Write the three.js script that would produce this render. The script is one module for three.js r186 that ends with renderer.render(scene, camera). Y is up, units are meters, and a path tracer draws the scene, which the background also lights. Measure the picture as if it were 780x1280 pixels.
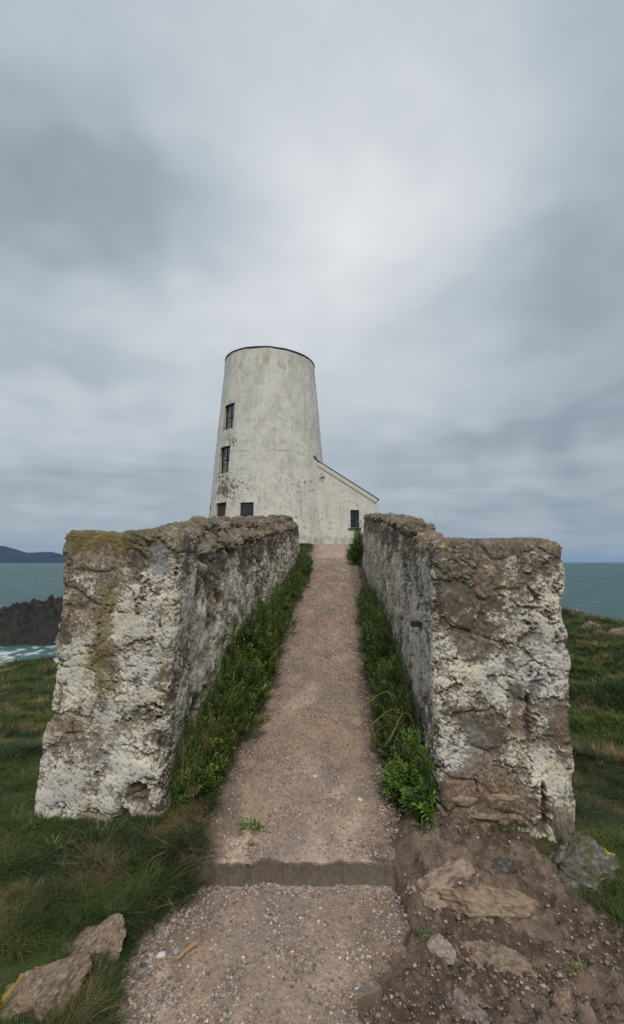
import * as THREE from 'three';
import { mergeGeometries, mergeVertices } from 'three/addons/utils/BufferGeometryUtils.js';
import { createNoise3D } from 'simplex-noise';

// ---------------------------------------------------------------- camera, sky, sun, exposure
const scene = new THREE.Scene();
const EYE = 1.55, FOCAL = 620, PITCH = 5.8 * Math.PI / 180;
const camera = new THREE.PerspectiveCamera(2 * Math.atan(640 / FOCAL) * 180 / Math.PI, 780 / 1280, 0.05, 60000);
camera.position.set(0, EYE, 0);
camera.rotation.x = PITCH;
scene.add(camera);

const renderer = new THREE.WebGLRenderer({ antialias: true });
renderer.toneMapping = THREE.LinearToneMapping;
renderer.toneMappingExposure = 1.2;
renderer.shadowMap.enabled = true;

function rng(seed) { let a = seed >>> 0; return () => { a = (a + 0x6D2B79F5) >>> 0; let t = a; t = Math.imul(t ^ (t >>> 15), t | 1); t ^= t + Math.imul(t ^ (t >>> 7), t | 61); return ((t ^ (t >>> 14)) >>> 0) / 4294967296; }; }
const n3 = createNoise3D(rng(71));
function fb(x, y, z, oct = 4, gain = 0.5) { let s = 0, a = 1, t = 0; for (let i = 0; i < oct; i++) { s += a * n3(x, y, z); t += a; a *= gain; x = x * 2.03 + 7.1; y = y * 2.03 + 3.7; z = z * 2.03 - 5.3; } return s / t; }
const sst = (a, b, x) => { const t = Math.min(1, Math.max(0, (x - a) / (b - a))); return t * t * (3 - 2 * t); };
const mix = (a, b, t) => a + (b - a) * t;
const mix3 = (a, b, t) => [mix(a[0], b[0], t), mix(a[1], b[1], t), mix(a[2], b[2], t)];
const clamp = (x, a, b) => Math.min(b, Math.max(a, x));

// direction of a pixel of the 780 x 1280 photograph
function ray(px, py) {
  const X = (px - 390) / FOCAL, Y = (640 - py) / FOCAL;
  const d = new THREE.Vector3(X, Y * Math.cos(PITCH) + Math.sin(PITCH), -(Math.cos(PITCH) - Y * Math.sin(PITCH)));
  return d;
}

{ // overcast sky: cloud layer, computed by direction
  const W = 2048, H = 1024, data = new Float32Array(W * H * 4);
  // larger lumps of the cloud deck: pixel centre, angular size (degrees across, up), strength
  const lumps = [
    [440, 290, 12, 7, 0.42], [300, 180, 22, 7, 0.20], [590, 215, 14, 9, 0.14], [390, 60, 20, 9, 0.10],
    [80, 220, 15, 6.5, -0.42], [215, 240, 10, 5, -0.16], [10, 330, 13, 8, -0.30], [0, 70, 18, 14, -0.24],
    [730, 400, 11, 9, -0.40], [640, 350, 12, 6, -0.12], [770, 170, 9, 17, -0.30], [780, 30, 14, 14, -0.2],
    [170, 400, 15, 4, 0.16], [330, 400, 16, 6, 0.20], [560, 480, 11, 4, 0.16], [90, 520, 11, 2.6, 0.12],
    [60, 455, 12, 2.6, -0.22], [640, 560, 14, 2.8, -0.40], [740, 505, 8, 2.5, -0.30], [110, 600, 13, 2.0, -0.18], [700, 640, 12, 1.4, -0.16],
    [590, 620, 10, 1.2, 0.08], [500, 560, 6, 2.2, 0.06],
  ].map(([px, py, a, e, s]) => { const d = ray(px, py).normalize(); return [Math.atan2(d.x, -d.z), Math.asin(d.y), a * Math.PI / 180, e * Math.PI / 180, s]; });
  const ramp = [[0.0, [0.165, 0.215, 0.262]], [0.25, [0.255, 0.312, 0.36]], [0.5, [0.40, 0.447, 0.492]], [0.75, [0.558, 0.588, 0.62]], [1.0, [0.725, 0.738, 0.755]]];
  const cramp = t => { t = clamp(t, 0, 1); for (let i = 1; i < ramp.length; i++) if (t <= ramp[i][0]) return mix3(ramp[i - 1][1], ramp[i][1], (t - ramp[i - 1][0]) / (ramp[i][0] - ramp[i - 1][0])); return ramp[4][1]; };
  for (let j = 0; j < H; j++) {
    const el = ((j + 0.5) / H - 0.5) * Math.PI, y = Math.sin(el), c = Math.cos(el);
    for (let i = 0; i < W; i++) {
      const u = (i + 0.5) / W, th = (u - 0.5) * 2 * Math.PI;      // three.js: u = atan2(z, x) / 2pi + 0.5
      const x = Math.cos(th) * c, z = Math.sin(th) * c, o = (j * W + i) * 4;
      let col;
      if (y < -0.02) col = [0.20, 0.25, 0.28];
      else {
        const az = Math.atan2(x, -z), k = 1 / (Math.max(y, 0) + 0.16), qx = x * k, qz = z * k;
        const wx = 0.16 * n3(qx * 0.9, qz * 0.9, 4.2), wz = 0.16 * n3(qx * 0.9 + 9, qz * 0.9, 1.7);
        const big = fb(qx * 0.55 + wx, qz * 0.55 + wz, 2.5, 4, 0.52);
        const det = fb(qx * 2.2 + wx * 2, qz * 2.2 + wz * 2, 8.5, 5, 0.55);
        let v = 0.565 + 0.05 * big + 0.055 * det + 0.05 * fb(x * 4.5, y * 7, z * 4.5, 5, 0.55) + 0.018 * fb(qx * 6 + wx * 4, qz * 6, 3.5, 4, 0.6) - 0.22 * sst(0.36, 0.02, y);
        const jit = 0.045 * n3(x * 3.1, y * 5, z * 3.1), jit2 = 0.03 * n3(x * 9, y * 14, z * 9);
        let sum = 0;
        for (const [a, e, ra, re, s] of lumps) {
          let da = az - a; if (da > Math.PI) da -= 2 * Math.PI; if (da < -Math.PI) da += 2 * Math.PI;
          const p = (da + jit) * Math.cos(e) / ra, q = (el - e + jit * 0.6 + jit2) / re, r2 = p * p + q * q;
          if (r2 < 9) sum += s * Math.exp(-r2);
        }
        v += sum * 0.48;
        v += 0.12 * sst(0.018, 0.004, y) * sst(-0.4, 0.6, x);      // thin pale gap low over the water
        v += 0.075 * fb(az * 2.5, el * 42, 3.3, 4) * sst(0.36, 0.06, y);  // layered bands low down
        col = cramp(v);
      }
      data[o] = col[0]; data[o + 1] = col[1]; data[o + 2] = col[2]; data[o + 3] = 1;
    }
  }
  const t = new THREE.DataTexture(data, W, H, THREE.RGBAFormat, THREE.FloatType);
  t.mapping = THREE.EquirectangularReflectionMapping; t.magFilter = THREE.LinearFilter; t.minFilter = THREE.LinearFilter; t.wrapS = THREE.RepeatWrapping; t.needsUpdate = true;
  scene.background = t; scene.environment = t;
}
const sun = new THREE.DirectionalLight(new THREE.Color(1.0, 0.92, 0.79), 1.5);
sun.name = 'sun';
sun.position.set(3, 36, 25); sun.target.position.set(0, 0, -8);
sun.castShadow = true; sun.shadow.radius = 32; sun.shadow.mapSize.set(2048, 2048);
Object.assign(sun.shadow.camera, { left: -30, right: 30, top: 30, bottom: -30, near: 1, far: 120 });
scene.add(sun, sun.target);

// ---------------------------------------------------------------- helpers
const used = {};
function numbered(n) { const k = used[n] = (used[n] ?? -1) + 1; return k ? `${n}_${String(k).padStart(3, '0')}` : n; }
function tag(o, label, category, group) { o.userData.label = label; if (category) o.userData.category = category; if (group) o.userData.group = group; return o; }
function thing(name, label, category, [x, y, z] = [0, 0, 0], group) { const o = new THREE.Group(); o.name = numbered(name); o.position.set(x, y, z); scene.add(o); return tag(o, label, category, group); }
function part(name, geo, mat, parent, label) { const m = new THREE.Mesh(geo, mat); m.name = name; m.castShadow = m.receiveShadow = true; parent.add(m); if (label) m.userData.label = label; return m; }
function structure(name, geo, mat) { const m = part(numbered(name), geo, mat, scene); m.userData.kind = 'structure'; return m; }
const lut = pts => x => { if (x <= pts[0][0]) return pts[0][1]; for (let i = 1; i < pts.length; i++) if (x <= pts[i][0]) { const t = (x - pts[i - 1][0]) / (pts[i][0] - pts[i - 1][0]); return mix(pts[i - 1][1], pts[i][1], t); } return pts[pts.length - 1][1]; };

// grid of vertices from lists us, vs; fn(u, v) -> [x, y, z, r, g, b]; skip(i, j) leaves a cell out
function grid(us, vs, fn, { flip = false, skip } = {}) {
  const nu = us.length, nv = vs.length, pos = new Float32Array(nu * nv * 3), col = new Float32Array(nu * nv * 3), uv = new Float32Array(nu * nv * 2), idx = [];
  for (let j = 0; j < nv; j++) for (let i = 0; i < nu; i++) {
    const k = j * nu + i, r = fn(us[i], vs[j], i, j);
    pos.set(r.slice(0, 3), k * 3); col.set(r.slice(3, 6), k * 3); uv[k * 2] = r[6] ?? us[i]; uv[k * 2 + 1] = r[7] ?? vs[j];
  }
  for (let j = 0; j < nv - 1; j++) for (let i = 0; i < nu - 1; i++) {
    if (skip && skip(i, j)) continue;
    const a = j * nu + i, b = a + 1, c = a + nu, d = c + 1;
    if (flip) idx.push(a, c, b, b, c, d); else idx.push(a, b, c, b, d, c);
  }
  const g = new THREE.BufferGeometry();
  g.setAttribute('position', new THREE.BufferAttribute(pos, 3)); g.setAttribute('color', new THREE.BufferAttribute(col, 3)); g.setAttribute('uv', new THREE.BufferAttribute(uv, 2));
  g.setIndex(idx); g.computeVertexNormals(); return g;
}
const lin = (a, b, n) => Array.from({ length: n + 1 }, (_, i) => a + (b - a) * i / n);
function steps(a, b, f) { const r = [a]; let x = a; while (x < b) { x += f(x); r.push(Math.min(x, b)); } return r; }
function weld(gs) { const g = mergeGeometries(gs.map(g => { g.deleteAttribute('normal'); return g; })); const uv = g.getAttribute('uv'); g.deleteAttribute('uv'); const m = mergeVertices(g, 1e-5); m.computeVertexNormals(); return m; }
function noiseTexture(size, fn, srgb) {
  const d = new Uint8Array(size * size * 4);
  for (let j = 0; j < size; j++) for (let i = 0; i < size; i++) { const c = fn(i / size, j / size), o = (j * size + i) * 4; const a = Array.isArray(c) ? c : [c, c, c]; for (let k = 0; k < 3; k++) d[o + k] = clamp(a[k], 0, 1) * 255; d[o + 3] = 255; }
  const t = new THREE.DataTexture(d, size, size); t.wrapS = t.wrapT = THREE.RepeatWrapping; t.magFilter = THREE.LinearFilter; t.minFilter = THREE.LinearMipmapLinearFilter; t.generateMipmaps = true; if (srgb) t.colorSpace = THREE.SRGBColorSpace; t.needsUpdate = true; return t;
}
// tiling fbm (torus-mapped)
function tile(u, v, f, s, oct = 4) { const a = u * 2 * Math.PI, b = v * 2 * Math.PI, R = f / (2 * Math.PI); return fb(Math.cos(a) * R + s, Math.sin(a) * R + Math.cos(b) * R * 0.9, Math.sin(b) * R - s, oct); }

function hash3(i, j, k) { let h = Math.imul(i, 374761393) ^ Math.imul(j, 668265263) ^ Math.imul(k, 2147483629 ^ 0x5bd1e995); h = Math.imul(h ^ (h >>> 13), 1274126177); h ^= h >>> 16; return h >>> 0; }
function worley(x, y, z) {
  const xi = Math.floor(x), yi = Math.floor(y), zi = Math.floor(z); let f1 = 9, f2 = 9, id = 0;
  for (let a = -1; a < 2; a++) for (let b = -1; b < 2; b++) for (let c = -1; c < 2; c++) {
    const h = hash3(xi + a, yi + b, zi + c), px = xi + a + (h & 1023) / 1023, py = yi + b + ((h >>> 10) & 1023) / 1023, pz = zi + c + ((h >>> 20) & 1023) / 1023;
    const d = Math.hypot(px - x, py - y, pz - z);
    if (d < f1) { f2 = f1; f1 = d; id = h; } else if (d < f2) f2 = d;
  }
  return [f1, f2, (id % 997) / 997];
}

// ---------------------------------------------------------------- lie of the land (d = distance in front of the camera, z = -d)
const SEA = -10.5, STEP = 2.585;
const pathY = lut([[-30, -0.3], [STEP, 0], [STEP + 0.0001, 0.10], [4, 0.30], [11.9, 1.45], [17, 1.95], [22.5, 2.38], [60, 2.45]]);
const soilY = lut([[-30, -0.33], [2.0, -0.035], [2.32, -0.02], [2.85, 0.125], [4, 0.30], [60, 2.45]]);
const pathL = lut([[-5, -0.7], [1.2, -0.62], [1.84, -0.65], [2.16, -0.715], [2.38, -0.61], [STEP, -0.52], [3, -0.575], [3.4, -0.585], [4, -0.585], [6, -0.43], [9, -0.26], [11.9, -0.08], [22.3, 0.06]]);
const pathR = lut([[-5, 0.45], [1.2, 0.15], [1.84, 0.155], [1.965, 0.16], [2.0, 0.235], [2.15, 0.33], [2.3, 0.415], [2.45, 0.41], [STEP, 0.38], [3, 0.52], [4, 0.52], [6, 0.66], [9, 0.90], [11.9, 1.10], [22.3, 1.68]]);
const wallL = d => -0.84 + 0.0607 * (d - 3.0), wallR = d => 0.69 + 0.0585 * (d - 2.84);   // inner faces
function soilMask(x, d) { // bare earth at the right of the path
  const edge = lut([[-5, 1.6], [1.5, 1.45], [2.2, 1.30], [2.6, 1.22], [2.8, 1.0], [3.2, 0.62], [6, 0.5]])(d);
  return sst(0.10, -0.10, x - edge + 0.18 * fb(x * 3, 1.2, d * 3, 3)) * sst(-0.05, 0.05, x);
}
function ground(x, d) {
  const P = pathY(d), sL = pathL(d) - x, sR = x - pathR(d);
  const nz = fb(x * 0.9, 0.3, d * 0.9, 4), fine = fb(x * 6, 4.4, d * 6, 3);
  const lowL = 0.07 - 0.045 * Math.max(0, d - 3) - 0.03 * Math.max(0, -x - 1.6) - 0.10 * Math.max(0, -x - 5) + 0.07 * nz + 0.018 * fine;
  const lowR = -0.02 + 0.012 * Math.max(0, d - 3) - 0.10 * sst(2.6, 3.6, d) * sst(7, 4.5, d) - 0.20 * Math.max(0, x - 6.5 - 0.04 * d) + 0.13 * nz * sst(2, 6, d) + 0.03 * nz + 0.025 * fine;
  let h;
  const walled = sst(2.9, 3.4, d);
  if (sL > -0.05) {
    const bank = P + 0.085 * sst(-0.02, 0.13, sL) * (1 - walled) + 0.04 * walled * sst(0, 0.3, sL) + 0.012 * fine;
    const low = lowL - sst(9.3 + 1.2 * nz, 11, d) * 0 - Math.max(0, d - 9.8 - 1.3 * nz) * 0.75;
    const spread = mix(0.9, 3.8, sst(12, 19, d));
    const pl = P - Math.max(0, sL - spread) * 0.85;
    h = d < 3.3 ? mix(bank, lowL, sst(0.05, 0.34, sL)) : Math.max(mix(bank, low, sst(0.55, 1.1, sL)), sL > 0.9 ? pl : -99);
  } else if (sR > -0.05) {
    const soil = soilMask(x, d);
    const mound = 0.125 * Math.exp(-(((x - 1.0) / 0.42) ** 2) - (((d - 2.78) / 0.30) ** 2)) + 0.05 * Math.exp(-(((x - 0.72) / 0.25) ** 2) - (((d - 2.42) / 0.14) ** 2));
    const rough = 0.030 * fb(x * 5, 8, d * 5, 4) + 0.026 * Math.abs(fb(x * 13, 8, d * 13, 3)) + 0.014 * fb(x * 40, 8, d * 40, 2);
    const near = mix(d < 4 ? soilY(d) - 0.02 : P - 0.02, lowR, sst(0.1, 0.75, sR)) + mound + rough * (0.5 + soil);
    const low = lowR - Math.max(0, d - 14.6 - 1.2 * nz) * 0.8 - Math.max(0, x - 12) * 0.6;
    const spread = mix(0.9, 1.9, sst(12, 19, d));
    const pl = P - Math.max(0, sR - spread) * 0.9;
    const inner = P + 0.03 * sst(0, 0.3, sR) - 0.03 * (1 - sst(3.2, 4.2, d)) + 0.02 * fine;
    const far = Math.max(mix(inner, low, sst(0.35, 0.9, sR)), sR > 0.8 ? pl : -99);
    h = mix(near, far, walled);
  } else h = P;
  if (sL <= 0 && sR <= 0) h = P - 0.045;
  else if (sL > 0) h = mix(P - 0.045, h, sst(-0.01, 0.05, sL)); else h = mix(P - 0.045, h, sst(-0.01, 0.04, sR));
  h -= Math.max(0, d - 29) * 0.7 + Math.max(0, -d - 14) * 0.6 + Math.max(0, Math.abs(x) - 16) * 0.5;
  return Math.max(h, SEA - 2.5);
}

// ---------------------------------------------------------------- terrain sheet
const vcol = (rough = 0.95, extra = {}) => new THREE.MeshStandardMaterial({ vertexColors: true, roughness: rough, ...extra });
const grit = noiseTexture(512, (u, v) => 0.5 + 0.32 * tile(u, v, 26, 3.1, 4) + 0.25 * tile(u, v, 90, 8.1, 2));
{
  const xs = [...steps(-46, -2.4, x => Math.max(0.05, -(x + 2.3) * 0.07)).slice(0, -1), ...lin(-2.4, 2.4, 330), ...steps(2.4, 46, x => Math.max(0.05, (x - 2.3) * 0.07)).slice(1)];
  const ds = [...steps(-30, 1.1, d => Math.max(0.04, (1.2 - d) * 0.12)).slice(0, -1), ...lin(1.1, 4.2, 240), ...steps(4.2, 46, d => 0.022 + (d - 4.2) * 0.02).slice(1)];
  const geo = grid(xs, ds, (x, d) => {
    const y = ground(x, d), soil = soilMask(x, d) * (d < 3.6 ? 1 : 0);
    const a = fb(x * 1.3, 2, d * 1.3, 3), b = fb(x * 9, 6, d * 9, 3), c = fb(x * 35, 6, d * 35, 2);
    let col = mix3([0.045, 0.046, 0.015], [0.105, 0.075, 0.036], sst(-0.1, 0.5, a + 0.5 * b));
    const sc = mix3(mix3([0.100, 0.069, 0.050], [0.205, 0.148, 0.112], sst(-0.3, 0.5, a + b)), [0.20, 0.15, 0.12], sst(0.2, 0.7, c));
    col = mix3(col, sc, soil);
    const sL = pathL(d) - x, sR = x - pathR(d);
    const margin = sst(0.16, 0.02, Math.max(sL, sR) + 0.05 * b);
    col = mix3(col, [0.15, 0.105, 0.08], margin);
    if (y < -0.9) col = mix3(col, mix3([0.075, 0.055, 0.045], [0.13, 0.10, 0.08], sst(-0.4, 0.4, b)), sst(-0.9, -2.0, y + 0.5 * a));
    const k = 1 + (0.22 + 0.25 * soil) * c;
    return [x, y, -d, col[0] * k, col[1] * k, col[2] * k, x / 0.5, d / 0.5];
  }, {});
  structure('terrain', geo, vcol(0.97, { bumpMap: grit, bumpScale: 0.012 }));
}

// ---------------------------------------------------------------- path: lower slab, step, upper path
function pathColor(x, d) {
  const big = fb(x * 1.1 + 4, 3, d * 0.55, 3), mid = fb(x * 5, 3, d * 4, 3), fine = fb(x * 30, 3, d * 30, 3), v = n3(x * 110, 5, d * 110);
  let c = mix3([0.39, 0.278, 0.207], [0.32, 0.242, 0.19], sst(-0.2, 0.4, mid + big));
  c = mix3(c, [0.50, 0.385, 0.305], 0.8 * sst(0.05, 0.55, fb(x * 2.3, 9, d * 1.4, 3)));
  const cx = (pathL(d) + pathR(d)) / 2, hw = (pathR(d) - pathL(d)) / 2, e = Math.abs(x - cx) / hw;
  c = mix3(c, [0.25, 0.215, 0.19], 0.8 * sst(0.18, 0.5, fb(x * 1.7 + 3, 5, d * 0.9, 4)));
  c = mix3(c, [0.185, 0.135, 0.10], 0.85 * sst(0.50, 1.0, e + 0.35 * mid));      // damp dirt trodden to the sides
  const k = 1 + 0.24 * fine + 0.26 * v + 0.14 * n3(x * 60, 2, d * 60); return [c[0] * k, c[1] * k, c[2] * k];
}
const pathTop = (x, d) => pathY(d) - (d > 2.42 && d < 2.80 ? 0.012 * sst(0.010, 0.002, Math.abs(x + 0.315 + 0.02 * n3(d * 9, 1, 1))) : 0) + 0.010 * fb(x * 2.2, 1, d * 2.2, 3) + 0.004 * fb(x * 18, 1, d * 18, 2);
{
  const mat = vcol(0.95, { bumpMap: grit, bumpScale: 0.006 });
  const edgeN = (d, s) => 0.022 * fb(d * 5, s, 1, 3);
  const R = d => pathR(d) + 0.03 * fb(d * 6, 3.3, 4, 3) + (d < 2.2 ? 0.035 * n3(d * 9, 1, 7) : 0);
  const L = d => pathL(d) - 0.06;
  const mk = (d0, d1, n, across, skirt) => {
    const ds = Array.isArray(n) ? n : lin(d0, d1, n);
    const us = [...(skirt ? [-0.0001] : []), ...lin(0, 1, across), 1.0001];
    return grid(us, ds, (u, d) => {
      const l = L(d), r = R(d), uu = clamp(u, 0, 1), x = mix(l, r, uu);
      let y = pathTop(x, Math.min(d, STEP - 0.0001)) - 0.012 * sst(0.03, 0, Math.min(uu, 1 - uu));
      if (u < 0 || u > 1) y -= 0.10;
      let c = pathColor(x, d); if (u > 1) c = [0.17, 0.13, 0.105];
      return [x, y, -d, ...c, x / 0.4, d / 0.4];
    });
  };
  const front = STEP, W = x => front + 0.032 * fb(x * 3.2, 2, 7, 3) + 0.012 * fb(x * 17, 2, 7, 2);
  const lower = structure('path', mk(-6, 2.65, [...steps(-6, 1.1, d => Math.max(0.02, 0.5 * (1.2 - d) * 0.3)).slice(0, -1), ...lin(1.1, 2.68, 200)], 150), mat);
  // upper path, its front edge worn uneven
  const ds = [0, ...steps(0.012, 20, d => 0.011 + d * 0.012)];
  const up = grid([...lin(0, 1, 130), 1.0001], ds, (u, t) => {
    const d0 = STEP + t, uu = clamp(u, 0, 1), x0 = mix(L(d0), R(d0), uu), shift = (W(x0) - STEP) * sst(0.15, 0, t), d = d0 + shift - (t ? 0 : 0.003);
    let y = pathTop(x0, Math.max(d, STEP + 0.0005)) - 0.010 * sst(0.02, 0, t) - (0.045 + 0.03 * fb(x0 * 7, 2, d * 7, 3)) * sst(0.86, 1.0, uu); if (u > 1) y -= 0.12;
    return [x0, y, -d, ...pathColor(x0, d), x0 / 0.4, d / 0.4];
  });
  part('upper_path', up, mat, lower);
  // riser of the step: dark damp concrete
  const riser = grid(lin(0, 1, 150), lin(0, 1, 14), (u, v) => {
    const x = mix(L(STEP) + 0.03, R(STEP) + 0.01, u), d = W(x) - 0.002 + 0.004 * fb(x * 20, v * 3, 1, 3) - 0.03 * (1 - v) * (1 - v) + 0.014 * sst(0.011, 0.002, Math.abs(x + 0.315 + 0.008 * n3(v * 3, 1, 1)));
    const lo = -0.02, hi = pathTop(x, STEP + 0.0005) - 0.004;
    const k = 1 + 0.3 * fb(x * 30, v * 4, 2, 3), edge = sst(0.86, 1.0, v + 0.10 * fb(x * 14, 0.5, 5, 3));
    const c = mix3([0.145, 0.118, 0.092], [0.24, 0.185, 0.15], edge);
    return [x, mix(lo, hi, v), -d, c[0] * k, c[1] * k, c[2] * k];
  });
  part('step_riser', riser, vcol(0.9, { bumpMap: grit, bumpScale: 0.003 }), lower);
}

// ---------------------------------------------------------------- sea, far hills, reef
{
  const xs = [...[-30000, -15000, -8000, -4000, -2000, -1000, -500, -250, -140], ...lin(-100, -20, 130), ...[10, 60, 140, 250, 500, 1000, 2000, 4000, 8000, 15000, 30000]];
  const ds = [-30000, -8000, -2000, -500, -100, 0, ...lin(40, 140, 120), 180, 230, 300, 420, 600, 900, 1400, 2200, 3600, 6000, 9000, 15000, 30000];
  const geo = grid(xs, ds, (x, d) => {
    let c = mix3([0.034, 0.098, 0.104], [0.044, 0.114, 0.118], sst(-0.5, 0.5, fb(x * 0.01, 1, d * 0.004, 2)));
    if (d > 40 && d < 140 && x < -20 && x > -100) {
      const shallow = sst(84, 62, d + 6 * fb(x * 0.06, 1, d * 0.06, 2));
      c = mix3(c, [0.05, 0.15, 0.15], shallow * 0.8);
      const f = fb(x * 0.30, 3, d * 0.16, 4) + 0.25 * fb(x * 0.9, 5, d * 0.5, 2);
      const band = Math.max(0, 1 - Math.abs(d - 66 - 0.12 * (x + 45) - 2 * n3(x * 0.12, 1, 1)) / 9);
      c = mix3(c, [0.62, 0.66, 0.66], sst(0.16, 0.40, f + 0.40 * band - 0.24));
    }
    return [x, SEA, -d, ...c, x / 22, d / 30];
  });
  const swell = noiseTexture(512, (u, v) => 0.5 + 0.3 * tile(u, v, 14, 1.3, 4) + 0.2 * tile(u, v, 40, 6.3, 3));
  structure('sea', geo, new THREE.MeshPhysicalMaterial({ vertexColors: true, roughness: 0.38, ior: 1.33, specularIntensity: 0.62, bumpMap: swell, bumpScale: 0.8 }));
}
{ // headlands across the bay, about nine kilometres off
  const geo = grid(lin(-16000, -900, 260), lin(0, 1, 24), (x, v) => {
    const D = 9000 + 2600 * (v - 0.3), px = 390 + FOCAL * x / 9000;
    const crest = lut([[-700, 150], [-300, 300], [-120, 170], [-60, 330], [-20, 330], [0, 245], [14, 195], [28, 205], [45, 215], [58, 160], [66, 95], [76, 118], [100, 160], [150, 120], [230, 40], [300, 0]])(px);
    const prof = Math.sin(Math.min(1, v / 0.55) * Math.PI / 2) * (v > 0.55 ? 1 - (v - 0.55) * 1.5 : 1);
    const y = SEA - 4 + (crest + 12) * prof * (0.94 + 0.09 * fb(x * 0.0016, v * 2, 3, 4));
    const g = fb(x * 0.003, v * 5, 9, 4), c = mix3([0.014, 0.026, 0.024], [0.030, 0.036, 0.032], sst(-0.3, 0.4, g));
    return [x, y, -D, ...c];
  });
  structure('hills', geo, vcol(1));
}
scene.fog = new THREE.FogExp2(new THREE.Color(0.11, 0.31, 0.66), 0.000024);

// displaced icosphere, welded; fn(p) -> [scaled Vector3, colour]
function lump(detail, fn) {
  const g0 = new THREE.IcosahedronGeometry(1, detail); g0.deleteAttribute('normal'); g0.deleteAttribute('uv');
  const g = mergeVertices(g0, 1e-4), p = g.getAttribute('position'), col = new Float32Array(p.count * 3), v = new THREE.Vector3();
  for (let i = 0; i < p.count; i++) { v.fromBufferAttribute(p, i); const c = fn(v); p.setXYZ(i, v.x, v.y, v.z); col.set(c, i * 3); }
  g.setAttribute('color', new THREE.BufferAttribute(col, 3)); g.computeVertexNormals(); return g;
}
const rockMat = vcol(0.93), rockFlat = vcol(0.9, { flatShading: true });
{ // dark tidal reef
  const xs = lin(-118, -24, 330), ds = lin(66, 128, 200);
  const geo = grid(xs, ds, (x, d) => {
    const front = 71.5 + 2.2 * fb(x * 0.11, 1, 2, 3) + 0.05 * (x + 45), back = 116 + 6 * fb(x * 0.06, 4, 2, 3);
    const edge = Math.min(sst(front - 2.5, front + 7, d), sst(back, back - 12, d), sst(-26, -33, x + 2 * n3(d * 0.2, 1, 1)));
    const crag = 1 - Math.abs(fb(x * 0.16, 1, d * 0.12, 4)), crag2 = 1 - Math.abs(fb(x * 0.5, 6, d * 0.4, 4));
    const pool = Math.exp(-(((x + 52.5) / 5) ** 2) - (((d - 82) / 4.5) ** 2));
    const slope = mix(0.25, 1.0, sst(front, front + 26, d));
    const y = SEA - 1.2 + edge * mix(0.72, 1, sst(-64, -44, x)) * (1.0 + 3.3 * slope * (0.30 + 0.8 * crag) + 2.2 * (crag2 - 0.3) + 2.4 * fb(x * 0.21, 3, d * 0.05, 3) * slope - 5.6 * pool);
    const g = fb(x * 0.4, 5, d * 0.4, 4), h = y - SEA;
    let c = mix3([0.010, 0.009, 0.008], [0.030, 0.022, 0.016], sst(-0.1, 0.6, g + 0.1 * (crag - 0.5)));
    c = mix3([0.014, 0.013, 0.012], c, sst(0.2, 1.4, h + 0.8 * g));
    return [x, y, -d, ...c];
  });
  const reef = part(numbered('rocky_reef'), geo, vcol(0.8), scene);
  tag(reef, 'dark brown tidal reef of jagged rock in the sea beyond the grass', 'reef');
}

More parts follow.
